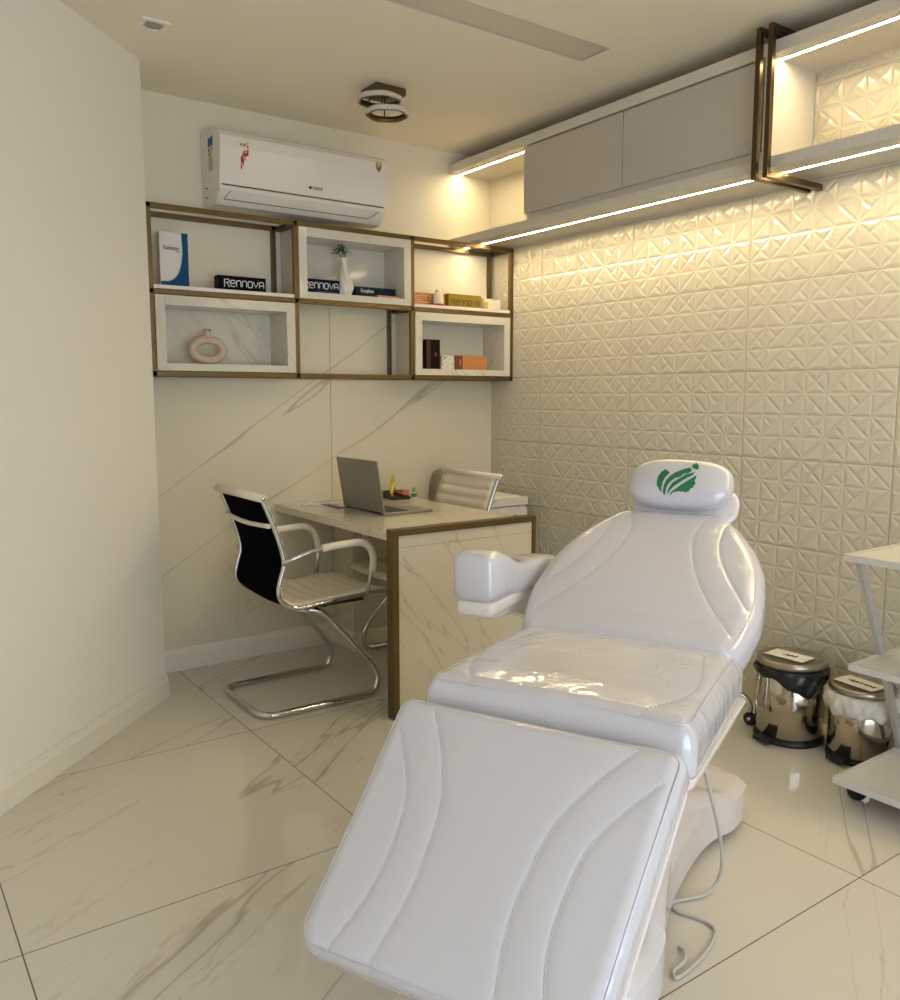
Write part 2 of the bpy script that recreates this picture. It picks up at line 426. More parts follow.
lv = MB(); y0_, z0_, y1_, z1_ = 3.730, 2.210, 3.790, 2.150
nn = Vector((0, -(z0_-z1_), -(y1_-y0_))).normalized()*.0012
def lvp(x, t, e=1): return Vector((x, y0_+(y1_-y0_)*t, z0_+(z1_-z0_)*t))+nn*e
lv.add([lvp(AX0+.05, .10), lvp(AX1-.05, .10), lvp(AX1-.08, .62), lvp(AX0+.03, .62)], [[0, 1, 2, 3]])
lv.build('louver', ACW, ac)
ln = MB(); ln.tube([lvp(AX0+.05, .10, 2), lvp(AX0+.03, .62, 2), lvp(AX1-.08, .62, 2), lvp(AX1-.04, .10, 2)], .0016, 6)
ln.build('louver_gap', DARKL, ac)
st = MB()
def stk(pts, mi): st.add([(x, fy(z, .001), z) for x, z in pts], [list(range(len(pts)))], mi=mi)
stk([(1.500, 2.405), (1.507, 2.410), (1.514, 2.398), (1.515, 2.34), (1.510, 2.325), (1.505, 2.32)], 0)
stk([(1.515, 2.372), (1.531, 2.368), (1.529, 2.352), (1.515, 2.355)], 0); stk([(1.531, 2.402), (1.539, 2.400), (1.540, 2.362), (1.530, 2.356)], 0)
stk([(1.505, 2.318), (1.512, 2.322), (1.510, 2.300), (1.504, 2.302)], 0); stk([(1.512, 2.338), (1.520, 2.352), (1.518, 2.318), (1.513, 2.316)], 0)
stk([(1.520, 2.350), (1.526, 2.352), (1.525, 2.332)], 0)
stk([(1.523, 2.405), (1.532, 2.414), (1.541, 2.428), (1.541, 2.410), (1.534, 2.400), (1.526, 2.398)], 1)
stk([(1.516, 2.408), (1.523, 2.410), (1.524, 2.398), (1.518, 2.395)], 2)
stk([(1.516, 2.379), (1.528, 2.377), (1.524, 2.371), (1.517, 2.373)], 2)
st.build('red_sticker', [mat('sticker_red', (.40, .012, .03), .4), mat('sticker_yellow', (.7, .5, .03), .4), mat('sticker_black', (.02, .02, .02), .4)], ac, label='worn red and yellow sticker')
sh = MB(); sp_ = [(2.192, 2.432), (2.209, 2.438), (2.226, 2.432), (2.223, 2.402), (2.209, 2.387), (2.195, 2.402)]
sh.add([(x, fy(z, .001), z) for x, z in sp_], [list(range(6))])
sh.build('shield_sticker', mat('shield_brown', (.22, .11, .02), .35), ac)
sh2 = MB(); sh2.add([(x, fy(z, .0022), z) for x, z in ((2.200, 2.428), (2.212, 2.430), (2.208, 2.404), (2.200, 2.408))], [[0, 1, 2, 3]]); sh2.build('shield_mark', mat('shield_gold', (.55, .38, .05), .35), ac)
text_mesh('GREE', .022, front(1.882, fy(2.268, .001), 2.268), (1.1, .9)).build('lettering', mat('logo_ink', (.03, .04, .08), .4), ac)
MB().lathe([(0, 0), (.007, 0), (.007, .002), (0, .002)], (1.845, fy(2.268, .001), 2.268), 14, Matrix.Rotation(PI/2, 4, 'X')).build('logo_mark', mat('logo_blue', (.02, .04, .12), .4), ac)
es = MB(); xs = AX0-.001
es.box(xs-.001, xs+.001, 3.80, 3.856, 2.30, 2.448)
es.build('energy_label', mat('label_white', (.62, .56, .45), .5), ac)
for (nm, c, a, b_, c0, d0) in (('blue_band', (.01, .08, .25), 3.80, 3.856, 2.405, 2.442), ('green_bar', (.05, .18, .06), 3.832, 3.853, 2.385, 2.396), ('orange_bar', (.55, .18, .03), 3.824, 3.853, 2.366, 2.378), ('black_tick', (.02, .02, .02), 3.803, 3.811, 2.388, 2.398)):
    box(nm, mat('ink_'+nm, c, .5), (xs-.0016, xs, a, b_, c0, d0), parent=ac)
tl = MB()
for k in range(6): tl.box(xs-.0016, xs, 3.808, 3.850, 2.352-.009*k, 2.3545-.009*k)
tl.build('fine_print', mat('ink_grey', (.28, .24, .18), .6), ac)
for z in (2.232, 2.190): box('side_clip', DARKL, (xs-.002, xs+.001, 3.885, 3.895, z, z+.006), parent=ac)

# ------------------------------------------------------------------ bronze wall shelf
FY = 3.75
wsf = empty('wall_shelf', (2.1, YB, 1.385), 'bronze tube wall shelf with six bays, three of them veined porcelain niches', 'shelf')
X = [1.087, 1.775, 2.427, 3.099]; Z0, ZM, Z1 = 1.386, 1.748, 2.115; t = .022
def tubebox(mb, p, q, s=t):
    x0, x1 = sorted((p[0], q[0])); y0, y1 = sorted((p[1], q[1])); z0, z1 = sorted((p[2], q[2]))
    mb.box(x0-s/2 if x0 == x1 else x0-s/2, x1+s/2, y0-s/2, y1+s/2, z0-s/2, z1+s/2, bev=.0015)
fr = MB(); yb_, yf = YB-.012, FY+.011
xi = [X[0]+.011, X[1], X[2], X[3]-.012]
for z in (Z0+.011, ZM, Z1-.011): tubebox(fr, (xi[0], yf, z), (xi[3], yf, z))
for x in xi: tubebox(fr, (x, yf, Z0+.011), (x, yf, Z1-.011))
fr.build('front_frame', BRONZE, wsf)
fr = MB()
tubebox(fr, (xi[0], yb_, Z1-.011), (xi[3], yb_, Z1-.011)); tubebox(fr, (xi[0], yb_, Z0+.011), (xi[3], yb_, Z0+.011))
for x in (xi[0], xi[1]-.03, xi[2]-.03, xi[3]-.012): tubebox(fr, (x, yb_, Z0+.011), (x, yb_, Z1-.011))
fr.build('rear_frame', BRONZE, wsf)
for x in xi:
    for z in (Z1-.011, Z0+.011, ZM):
        fr = MB(); tubebox(fr, (x, yf, z), (x, yb_, z)); fr.build('depth_bar', BRONZE, wsf)
ST = mat('shelf_board_white', (.80, .75, .70), .2)
for a, b_ in ((0, 1), (2, 3)):
    box('shelf_board', ST, (xi[a]+.012, xi[b_]-.012, FY+.002, YB-.003, ZM+.012, ZM+.028), .001, wsf)
def niche(x0, x1, z0, z1):
    n = MB(); fw = .042; y0 = FY-.004; yb2 = YB-.004
    # front ring with mitred corners
    n.box(x0, x0+fw, y0, yb2, z0, z1, bev=.001); n.box(x1-fw, x1, y0, yb2, z0, z1, bev=.001)
    n.box(x0+fw, x1-fw, y0, yb2, z1-fw, z1, bev=.001); n.box(x0+fw, x1-fw, y0, yb2, z0, z0+.032, bev=.001)
    n.box(x0+fw, x1-fw, yb2-.008, yb2, z0+.032, z1-fw)
    n.build('niche_box', NICHEM, wsf)
niche(xi[0]+.013, xi[1]-.013, Z0+.024, ZM-.014)
niche(xi[1]+.013, xi[2]-.013, ZM+.013, Z1-.024)
niche(xi[2]+.013, xi[3]-.013, Z0+.024, ZM-.014)
zt_ = ZM+.028; zn = Z0+.024+.032; znm = ZM+.013+.032

GL = {'R': [[(0, -.16), (0, 1.12), (.78, 1.12), (.96, .95), (.96, .78), (.80, .62), (.28, .62)], [(.50, .62), (1.0, -.16)]],
      'E': [[(.06, .5), (.94, .5), (.94, .82), (.78, 1), (.22, 1), (.06, .82), (.06, .18), (.22, 0), (.94, 0)]],
      'N': [[(.05, 0), (.05, .8), (.2, 1), (.78, 1), (.95, .8), (.95, 0)]], 'O': [[(.05, .2), (.05, .8), (.2, 1), (.8, 1), (.95, .8), (.95, .2), (.8, 0), (.2, 0), (.05, .2)]],
      'V': [[(0, 1), (.5, 0), (1, 1)]], 'A': [[(.05, 0), (.05, .8), (.2, 1), (.8, 1), (.95, .8), (.95, 0)], [(.05, .42), (.95, .42)]]}
def wide_text(txt, x0, x1, z0, h, y, r=.0021):
    mb = MB(); cwid = (x1-x0)/len(txt)
    for k, c in enumerate(txt):
        for st_ in GL[c]:
            P = [Vector((x0+cwid*(k+.06+.84*a), y, z0+h*b)) for a, b in st_]
            mb.tube(P, r, 6)
    return mb.xform(lambda v: Vector((v.x, y+(v.y-y)*.3, v.z)))
# ---- things on the shelf
def carton(name, x0, x1, z, h, d, y, m, label, cat='box', group=None, rot=0, bev=.001):
    e = empty(name, ((x0+x1)/2, y, z), label, cat, group)
    box('carton', m, (x0, x1, y, y+d, z, z+h), bev, e)
    return e
INKW = mat('white_ink', (.80, .80, .82), .5)
bk1 = carton('white_carton', 1.155, 1.280, zt_, .232, .035, 3.80, mat('carton_white', (.72, .68, .62), .5), 'tall white and blue carton standing at the left end of the top shelf')
bl = MB(); pts = []
cur = [(1.272, .030), (1.247, .228)]
arc = [(1.157, .022), (1.19, .022), (1.215, .034), (1.235, .060), (1.248, .10), (1.255, .15), (1.254, .19), (1.252, .232)]
pv = [(1.157, 0)] + arc + [(1.2795, .232), (1.2795, 0)]
vs = [(x, 3.7988, zt_+z) for x, z in pv]
fs = []
for i in range(len(arc)-1):
    a = arc[i]; b_ = arc[i+1]
n_ = len(vs)
base_pts = [(1.157, 0), (1.19, 0), (1.215, 0), (1.235, 0), (1.2795, 0), (1.2795, .10), (1.2795, .17), (1.2795, .232)]
vv = []
for i in range(len(arc)):
    vv.append((arc[i][0], 3.7988, zt_+arc[i][1])); vv.append((base_pts[i][0], 3.7988, zt_+base_pts[i][1]))
bl.add(vv, [[2*i, 2*i+1, 2*i+3, 2*i+2] for i in range(len(arc)-1)])
bl.build('blue_sweep', mat('carton_blue', (.003, .06, .17), .4, ior=1.25), bk1)
MB().tube([(x-.001, 3.7985, zt_+z) for x, z in arc[2:]], .0016, 6, smooth=4).build('teal_line', mat('carton_teal', (.10, .42, .48), .4), bk1)
text_mesh('Radiesse', .023, front(1.205, 3.7985, zt_+.165), (.85, 1.15)).build('lettering', mat('ink_dark', (.08, .06, .05), .5), bk1)
text_mesh('DUO', .009, front(1.235, 3.7985, zt_+.150), (1, 1)).build('small_lettering', mat('ink_dark', (.08, .06, .05), .5), bk1)

bx = carton('black_carton', 1.412, 1.642, zt_, .068, .05, 3.80, mat('carton_black', (.003, .003, .004), .45, ior=1.15), 'black carton with wide white lettering on the left open shelf')
wide_text('RENNOVA', 1.440, 1.634, zt_+.021, .027, 3.799, .0024).build('lettering', INKW, bx)
bx = carton('navy_carton', 1.838, 2.030, znm, .070, .12, 3.80, mat('carton_navy', (.002, .006, .024), .45, ior=1.15), 'navy carton with wide white lettering in the middle niche left of the vase')
wide_text('RENNOVA', 1.836, 2.024, znm+.026, .027, 3.799, .0024).build('lettering', INKW, bx)
box('light_band', mat('carton_blue_line', (.02, .06, .18), .3), (1.90, 2.015, 3.7985, 3.80, znm+.010, znm+.014), parent=bx)
vz = empty('twisted_vase', (2.066, 3.82, znm), 'slim white spiral-fluted vase in the middle niche', 'vase')
vb = MB(); prof = [(.0, 0), (.030, 0), (.034, .006), (.043, .035), (.043, .055), (.034, .085), (.020, .118), (.014, .145), (.014, .165), (.019, .186), (.015, .186), (.011, .165), (.0, .16)]
PR = spline([Vector((a, 0, b_)) for a, b_ in prof], 3)
segs = 64; vs = []; fs = []
for i in range(segs):
    a = 2*PI*i/segs
    for q in PR:
        rr = max(0, q.x)*(1+.07*math.cos(7*(a+q.z*9))); vs.append((2.066+rr*math.cos(a), 3.82+rr*math.sin(a), znm+q.z))
k = len(PR)
for i in range(segs):
    for j in range(k-1): fs.append([i*k+j, ((i+1) % segs)*k+j, ((i+1) % segs)*k+j+1, i*k+j+1])
vb.add(vs, fs, True); vb.build('vase_body', mat('vase_white', (.76, .72, .66), .4), vz)
pt = empty('artificial_plant', (2.066, 3.82, znm+.16), 'small dark green bushy sprig standing in the white vase', 'plant')
lf = MB(); rnd = random.Random(3)
for i in range(150):
    th_ = rnd.uniform(0, 2*PI); ph = math.acos(rnd.uniform(-.2, 1)); d = Vector((math.cos(th_)*math.sin(ph), math.sin(th_)*math.sin(ph), math.cos(ph)))
    c = Vector((2.050, 3.82, znm+.205)); R = rnd.uniform(.012, .044); p0 = c+Vector((d.x*R, d.y*R*.8, d.z*R*.95)); L_ = rnd.uniform(.010, .018)
    dd = (d+Vector((rnd.uniform(-.5, .5), rnd.uniform(-.5, .5), rnd.uniform(-.2, .6)))).normalized(); s_ = dd.cross(Vector((0, 0, 1))).normalized()*L_*.28
    up_ = s_.cross(dd).normalized()*.0015
    lf.add([p0, p0+dd*L_*.5+s_+up_, p0+dd*L_, p0+dd*L_*.5-s_+up_], [[0, 1, 2, 3]])
lf.build('leaves', mat('plant_green', (.035, .10, .02), .5, var=.3), pt)
sm_ = MB()
for i in range(9):
    a = i*2.4; sm_.tube([(2.066, 3.82, znm+.165), (2.058+.02*math.cos(a), 3.82+.016*math.sin(a), znm+.205+.003*(i % 3))], .0012, 5)
sm_.build('stem', mat('plant_stem', (.05, .08, .02), .6), pt)
bx = carton('teal_carton', 2.118, 2.352, znm, .052, .13, 3.80, mat('carton_teal_dark', (.003, .014, .036), .45, ior=1.2), 'dark teal carton with script lettering in the middle niche right of the vase')
M2 = front(2.185, 3.7988, znm+.032) @ Matrix.Shear('XY', 4, (.25, 0)) if False else front(2.185, 3.7988, znm+.032)
text_mesh('Restylane', .026, M2, (.75, 1)).build('lettering', INKW, bx)
bx = carton('pink_booklet', 2.225, 2.352, znm, .012, .03, 3.765, mat('booklet_pink', (.55, .22, .18), .5), 'thin pink booklet lying in front of the dark teal carton')
bx = carton('orange_carton', 2.455, 2.672, zt_, .066, .09, 3.81, mat('carton_orange', (.48, .17, .04), .35), 'orange carton with white lettering behind the white figurine on the right shelf')
wide_text('RENNOVA', 2.462, 2.664, zt_+.030, .022, 3.809, .0016).build('lettering', mat('pale_ink', (.75, .55, .40), .5), bx)
box('pale_line', mat('pale_ink', (.75, .55, .40), .5), (2.47, 2.655, 3.8085, 3.81, zt_+.016, zt_+.019), parent=bx)
bx = carton('gold_carton', 2.688, 2.910, zt_, .072, .10, 3.80, mat('carton_gold', (.25, .17, .012), .35), 'olive gold carton with dark lettering in the middle of the right shelf')
wide_text('RENNOVA', 2.705, 2.900, zt_+.018, .024, 3.799, .0022).build('lettering', mat('maroon_ink', (.06, .012, .012), .5), bx)
bx = carton('white_small_carton', 2.945, 3.062, zt_, .064, .07, 3.82, mat('carton_cream', (.80, .74, .60), .45), 'small white carton at the right end of the right open shelf')
box('yellow_band', mat('carton_yellow', (.62, .45, .08), .45), (2.944, 2.972, 3.8185, 3.82, zt_, zt_+.045), parent=bx)
# little white figure with red base (a small bottle on a holder)
tb = empty('white_figurine', (2.605, 3.775, zt_), 'small white bottle with a rounded cap and red base in front of the orange carton', 'bottle')
MB().lathe([(0, 0), (.034, 0), (.034, .007), (.0, .007)], (2.605, 3.779, zt_), 24).build('red_base', mat('holder_red', (.5, .02, .02), .4), tb)
MB().lathe([(0, .007), (.026, .007), (.029, .02), (.028, .052), (.022, .064), (.012, .07), (0, .07)], (2.605, 3.779, zt_), 24).build('bottle_body', mat('bottle_white', (.78, .70, .58), .35), tb)
MB().lathe([(0, .068), (.012, .068), (.016, .074), (.013, .084), (0, .09)], (2.605, 3.779, zt_), 18).build('cap', mat('cap_white', (.84, .78, .66), .35), tb)

# lower left niche: ring vase
rv = empty('ring_vase', (1.368, 3.84, zn), 'matte pink ring-shaped vase with a gold rim in the lower left niche', 'vase')
pts = [Vector((1.368+.071*math.cos(a), 3.84, zn+.066+.047*math.sin(a))) for a in np.linspace(0, 2*PI, 32, endpoint=False)]
radii = [.0185+.001*abs(math.cos(a)) for a in np.linspace(0, 2*PI, 32, endpoint=False)]
rb = MB(); rb.tube(pts, radii, 18, closed=True)
rb.v = [(v[0], v[1], max(v[2], zn)) for v in rb.v]
PINK = mat('vase_pink', (.56, .43, .35), .7)
rb.build('ring_body', PINK, rv)
MB().lathe([(.026, 0), (.017, .012), (.014, .025), (.015, .034)], (1.368, 3.84, zn+.121), 24).build('neck', PINK, rv)
MB().lathe([(.0155, .033), (.017, .034), (.018, .038), (.012, .038), (.012, .030), (0, .025)], (1.368, 3.84, zn+.121), 24).build('gold_rim', mat('gold_rim', (.38, .20, .04), .3, metal=.8), rv)
# lower right niche
bx = carton('dark_red_carton', 2.543, 2.632, zn, .158, .035, 3.80, mat('carton_oxblood', (.012, .003, .003), .45, ior=1.2), 'tall dark red carton standing in the lower right niche')
box('red_emblem', mat('emblem_red', (.16, .012, .01), .4), (2.595, 2.612, 3.7985, 3.80, zn+.07, zn+.09), parent=bx)
box('side_panel', mat('oxblood_light', (.03, .006, .005), .4), (2.543, 2.570, 3.7985, 3.80, zn+.002, zn+.155), parent=bx)
bx = carton('speckled_carton', 2.642, 2.728, zn, .076, .05, 3.80, mat('carton_speckled_white', (.74, .70, .62), .5), 'small white carton with black speckles in the lower right niche')
sp = MB(); rnd = random.Random(5)
for i in range(46):
    x = 2.645+rnd.random()*.08; z = zn+.003+rnd.random()*.068; r = rnd.uniform(.0012, .0034)*(1.3 if x < 2.67 else 1)
    sp.add([(x+r*math.cos(a), 3.7992, z+r*math.sin(a)) for a in np.linspace(0, 2*PI, 7, endpoint=False)], [list(range(7))])
sp.build('speckles', mat('speckle_black', (.02, .02, .02), .5), bx)
bx = carton('tan_carton', 2.734, 2.950, zn, .078, .07, 3.80, mat('carton_tan', (.50, .21, .075), .45), 'tan orange carton at the right of the lower right niche')
box('brown_end', mat('carton_brown', (.17, .045, .012), .45), (2.733, 2.782, 3.7985, 3.872, zn, zn+.0785), parent=bx)
text_mesh('ELEVE', .012, front(2.765, 3.797, zn+.04) @ Matrix.Rotation(PI/2, 4, 'Z'), (1, 1)).build('lettering', mat('pale_ink', (.75, .55, .40), .5), bx)

# ------------------------------------------------------------------ wall cabinet on the right wall
CX = 2.80; ZT1, ZT0 = 2.562, 2.517; ZB1, ZB0 = 2.163, 2.123; CY0 = -.6
wc = empty('wall_cabinet', (XR, 2.66, ZB0), 'long white overhead cabinet with two flap doors and lit open niches', 'cabinet')
box('top_panel', CABW, (CX, XR-.001, CY0, YB-.002, ZT0, ZT1), .001, wc)
box('bottom_panel', CABW, (CX, XR-.001, CY0, YB-.002, ZB0, ZB1), .001, wc)
box('cabinet_body', CABW, (CX+.024, XR-.008, 1.975, 3.318, ZB1, ZT0), .0, wc)
box('side_panel', CABW, (CX+.002, XR-.008, 1.955, 1.975, ZB1, ZT0), .001, wc)
box('end_niche_back', CABW, (XR-.012, XR-.007, 3.318, YB-.003, ZB1, ZT0), 0, wc)
d1 = box('door', CABG, (CX+.003, CX+.022, 2.668, 3.32, ZB1+.032, ZT0-.008), .001, wc)
d2 = box('door', CABG, (CX+.003, CX+.022, 1.985, 2.664, ZB1+.032, ZT0-.008), .001, wc)
# LED strips in aluminium channels
ch = mat('led_channel', (.75, .70, .6), .4)
def led(y0, y1, z, x):
    s = box('led_strip', LEDM, (x-.0075, x+.0075, y0, y1, z-.003, z+.001), 0, wc)
    c = MB(); c.box(x-.0115, x-.008, y0, y1, z-.004, z); c.box(x+.008, x+.0115, y0, y1, z-.004, z); c.build('channel', ch, s)
led(3.325, YB-.02, ZT0, 2.862); led(CY0+.05, 1.95, ZT0, 2.862)
led(1.985, YB-.02, ZB0, 2.892); led(CY0+.05, 1.945, ZB0, 2.892)
# bronze double bracket wrapped round the cabinet
for y in (1.965, 1.916):
    e = empty('bronze_bracket', (CX-.08, y, 2.07), 'bronze rectangular tube frame around the overhead cabinet, %s of the pair' % ('one nearer the desk wall' if y > 1.9 else 'one nearer the viewer'), 'metal frame', 'bronze frames around the cabinet')
    mb = MB(); s = .0098
    xf = 2.752
    mb.box(xf-s, xf+s, y-s, y+s, 2.079, 2.600, bev=.001); mb.build('front_post', BRONZED, e)
    MB().box(xf+s, XR-.004, y-s, y+s, 2.079, 2.101, bev=.001).build('lower_arm', BRONZED, e)
    MB().box(xf+s, XR-.004, y-s, y+s, 2.580, 2.600, bev=.001).build('upper_arm', BRONZED, e)

# ------------------------------------------------------------------ desk
dk = empty('desk', (2.08, 3.4, 0), 'white veined desk with a bronze framed end panel, joined to the back wall', 'desk')
box('desk_top', DESKM, (1.722, 2.438, 2.852, YB-.010, .727, .762), .0015, dk)
box('end_panel', DESKM, (1.735, 2.452, 2.815, 2.85, 0, .748), .001, dk)
fr = MB()
fr.box(1.714, 1.742, 2.803, 2.852, 0, .775, bev=.001); fr.box(2.443, 2.456, 2.803, 2.852, 0, .775, bev=.001); fr.box(1.742, 2.443, 2.803, 2.852, .750, .775, bev=.001)
fr.build('panel_frame', BRONZE, dk)
box('panel_joint', mat('joint_line', (.42, .34, .24), .6), (1.742, 2.442, 2.8142, 2.8155, .700, .7022), parent=dk)
box('rear_pedestal', DESKM, (2.048, 2.42, 3.74, YB-.010, .0, .726), 0, dk)
bb = MB(); bb.box(2.036, 2.42, 3.726, 3.74, 0, .10, bev=.002); bb.box(2.034, 2.048, 3.74, YB-.026, 0, .10, bev=.002); bb.build('plinth', BASEP, dk)
rl = MB(); rl.tube([(2.06, 3.10, .727), (2.06, 3.10, .68), (2.075, 3.10, .665)], .006, 8); rl.build('cable_grommet', BRONZED, dk)

# ------------------------------------------------------------------ chairs
def offset_sheet(prof, y0, y1, d0, d1, sag=0, n=12, ribs=0):
    """solid sheet following profile prof (x,z) between y0,y1, thickness from d0 to d1 along the profile normal"""
    P = spline([Vector((p[0], 0, p[1])) for p in prof], 10); m = len(P); L = [0]
    for i in range(1, m): L.append(L[-1]+(P[i]-P[i-1]).length)
    vs = []; fs = []
    for sidx, d in enumerate((d0, d1)):
        for i in range(m):
            a = P[max(0, i-1)]; b = P[min(m-1, i+1)]; t_ = (b-a).normalized(); nrm = Vector((t_.z, 0, -t_.x))
            for j in range(n+1):
                u = j/n; s_ = sag*(1-(2*u-1)**2)
                dd = d
                if ribs and sidx == 1: dd = d*(.25+.75*abs(math.sin(PI*L[i]/ribs))**.5)
                q = P[i]+nrm*(dd-s_); vs.append((q.x, y0+(y1-y0)*u, q.z))
    N_ = m*(n+1)
    for i in range(m-1):
        for j in range(n):
            a = i*(n+1)+j; fs.append([a, a+1, a+n+2, a+n+1]); fs.append([N_+a, N_+a+n+1, N_+a+n+2, N_+a+1])
    for i in range(m-1):
        a = i*(n+1); fs.append([a, a+n+1, N_+a+n+1, N_+a]); a += n; fs.append([a, N_+a, N_+a+n+1, a+n+1])
    for j in range(n):
        fs.append([j, N_+j, N_+j+1, j+1]); a = (m-1)*(n+1)+j; fs.append([a, a+1, N_+a+1, N_+a])
    return MB().add(vs, fs, True)
def make_chair():
    e = empty('office_chair', (0, 0, 0), 'x', 'chair')
    RP = [(.335, .435), (.315, .455), (.26, .463), (.15, .458), (0, .450), (-.09, .443), (-.140, .450), (-.178, .478), (-.192, .52), (-.182, .57), (-.166, .625), (-.172, .68), (-.196, .76), (-.225, .835), (-.252, .90)]
    for s in (-1, 1):
        MB().tube([(x, s*.228, z) for x, z in RP], .0095, 12, smooth=6).build('side_rail', CHROME, e)
        AP = fillet([(-.176, s*.236, .635), (-.10, s*.262, .668), (.0, s*.268, .690), (.19, s*.268, .697), (.235, s*.262, .62), (.205, s*.240, .462)], [0, .05, .06, .05, .06, 0], 6)
        am = MB().tube(AP, .0095, 12).build('arm', CHROME, e)
        SP = [p for p in AP if (p.x > -.02 and p.z > .53)]
        MB().tube(SP, .0155, 14).build('arm_sleeve', LEATH, am)
    seat = [(.33, .440), (.31, .458), (.26, .465), (.15, .460), (0, .452), (-.09, .446), (-.138, .454)]
    back = [(-.138, .454), (-.174, .482), (-.187, .52), (-.177, .57), (-.162, .625), (-.168, .68), (-.192, .76), (-.221, .835), (-.246, .892)]
    offset_sheet([(x, z) for x, z in seat], -.218, .218, 0, .014, .012, ribs=.052).xform(lambda v: v).build('seat', LEATH, e)
    offset_sheet([(x, z) for x, z in back], -.218, .218, 0, .014, .010, ribs=.052).build('backrest', LEATH, e)
    offset_sheet([(x, z) for x, z in back], -.212, .212, -.006, -.001, .010).build('back_mesh', BLACKF, e, label='black backing')
    MB().tube([(-.254, -.245, .903), (-.254, .245, .903)], .0165, 18).build('top_roll', LEATH, e)
    for s in (-1, 1): MB().tube([(-.254, s*.2451, .903), (-.254, s*.249, .903)], .010, 14).build('roll_cap', CHROME, e)
    MB().tube([(-.226, -.228, .79), (-.232, 0, .782), (-.226, .228, .79)], .010, 10, smooth=6).build('back_crossbar', LEATH, e)
    for s in (-1, 1): MB().tube([(-.186, s*.236, .545), (-.20, s*.262, .54)], .005, 8).build('lumbar_knob', CHROME, e)
    up = MB(); up.box(-.075, .145, -.13, .13, .408, .432, bev=.006); up.box(-.10, .20, -.226, -.20, .434, .446, bev=.003); up.box(-.10, .20, .20, .226, .434, .446, bev=.003)
    up.box(.0, .03, -.22, .22, .428, .442, bev=.003); up.build('seat_bracket', BLACK, e)
    base = [(-.06, -.14, .408), (.02, -.17, .408), (.275, -.215, .11), (.255, -.225, .0145), (-.275, -.228, .0145), (-.275, .228, .0145), (.255, .225, .0145), (.275, .215, .11), (.02, .17, .408), (-.06, .14, .408)]
    MB().tube(fillet(base, [.05, .06, .08, .05, .09, .09, .05, .08, .06, .05], 8, closed=True), .014, 14, closed=True).build('cantilever_base', CHROME, e)
    return e
def copy_tree(o, parent=None):
    c = o.copy(); col.objects.link(c); c.parent = parent
    for ch_ in list(o.children): copy_tree(ch_, c)
    return c
ch1 = make_chair(); ch2 = copy_tree(ch1)
ch1.location = (1.55, 3.325, 0); ch1['label'] = 'cream chrome cantilever chair with black back, left of the desk'
ch2.location = (2.342, 3.47, 0); ch2.rotation_euler.z = PI; ch2['label'] = 'cream chrome cantilever chair at the far right side of the desk, mostly hidden'
for c_ in (ch1, ch2): c_['group'] = 'chairs at the desk'

# ------------------------------------------------------------------ things on the desk
lp = empty('laptop', (2.07, 3.43, .762), 'open silver grey laptop on the desk with its lid back toward the left chair', 'laptop')
LG = mat('laptop_aluminium', (.27, .255, .22), .38, metal=.6)
box('keyboard_base', LG, (1.945, 2.205, 3.245, 3.625, .762, .776), .003, lp)
kb = MB()
for i in range(5):
    for j in range(14): kb.box(1.975+i*.022, 1.993+i*.022, 3.262+j*.025, 3.283+j*.025, .776, .7775)
kb.build('keyboard', BLACK, lp)
box('touchpad', mat('touchpad_grey', (.2, .19, .18), .3), (2.12, 2.19, 3.385, 3.485, .776, .7765), parent=lp)
lm = MB(); a_ = math.radians(9)
Ml = Matrix.Translation((1.945, 3.435, .772)) @ Matrix.Rotation(-a_, 4, 'Y')
lm.box(-.005, .002, -.19, .19, .0, .243, bev=.002, M=Ml); ld = lm.build('lid', LG, lp)
MB().box(.002, .003, -.178, .178, .02, .235, M=Ml).build('screen', mat('screen_glass', (.01, .01, .012), .1), lp)
MB().tube([(1.945, 3.27, .774), (1.945, 3.60, .774)], .006, 10).build('hinge', BLACK, lp)
nb = box('notepad', mat('notepad_violet', (.16, .13, .30), .5), (1.90, 1.935, 3.60, 3.78, .762, .768), .001); tag(nb, 'thin violet notepad lying on the desk behind the laptop lid', 'notepad')
pc = empty('phone_charger', (1.83, 3.78, .762), 'small white charger with its cable lying on the desk near the back wall', 'charger')
box('plug', WPLAST, (1.80, 1.84, 3.79, 3.815, .762, .775), .003, pc)
MB().tube([(1.84, 3.80, .765), (1.88, 3.77, .764), (1.90, 3.82, .764), (1.96, 3.80, .764), (2.0, 3.70, .764)], .002, 6, smooth=6).build('cable', WPLAST, pc)
og = empty('pen_tray', (2.34, 3.82, .762), 'open black desk tray with a red lining standing on the far end of the desk', 'desk tray')
Mo = Matrix.Translation((2.345, 3.80, .762)) @ Matrix.Rotation(math.radians(-12), 4, 'Z')
tr = MB(); tr.box(-.055, .055, -.07, .07, 0, .006, M=Mo); tr.box(-.055, -.050, -.07, .07, 0, .035, M=Mo); tr.box(.050, .055, -.07, .07, 0, .02, M=Mo); tr.box(-.055, .055, -.07, -.065, 0, .016, M=Mo); tr.box(-.055, .055, .065, .07, 0, .035, M=Mo)
tr.build('tray_body', BLACK, og)
MB().box(-.049, .049, -.064, .064, .006, .010, M=Mo).build('red_lining', mat('lining_red', (.35, .03, .02), .6), og)
hl = empty('yellow_highlighter', (2.29, 3.86, .77), 'yellow highlighter standing upright in the desk tray', 'pen')
Mh = Matrix.Translation((2.315, 3.80, .773)) @ Matrix.Rotation(math.radians(10), 4, 'Y')
MB().lathe([(0, 0), (.011, 0), (.012, .004), (.012, .075), (.010, .08), (0, .08)], (0, 0, 0), 16).xform(lambda v: Mh @ v).build('barrel', mat('yellow_plastic', (.75, .65, .03), .35), hl)
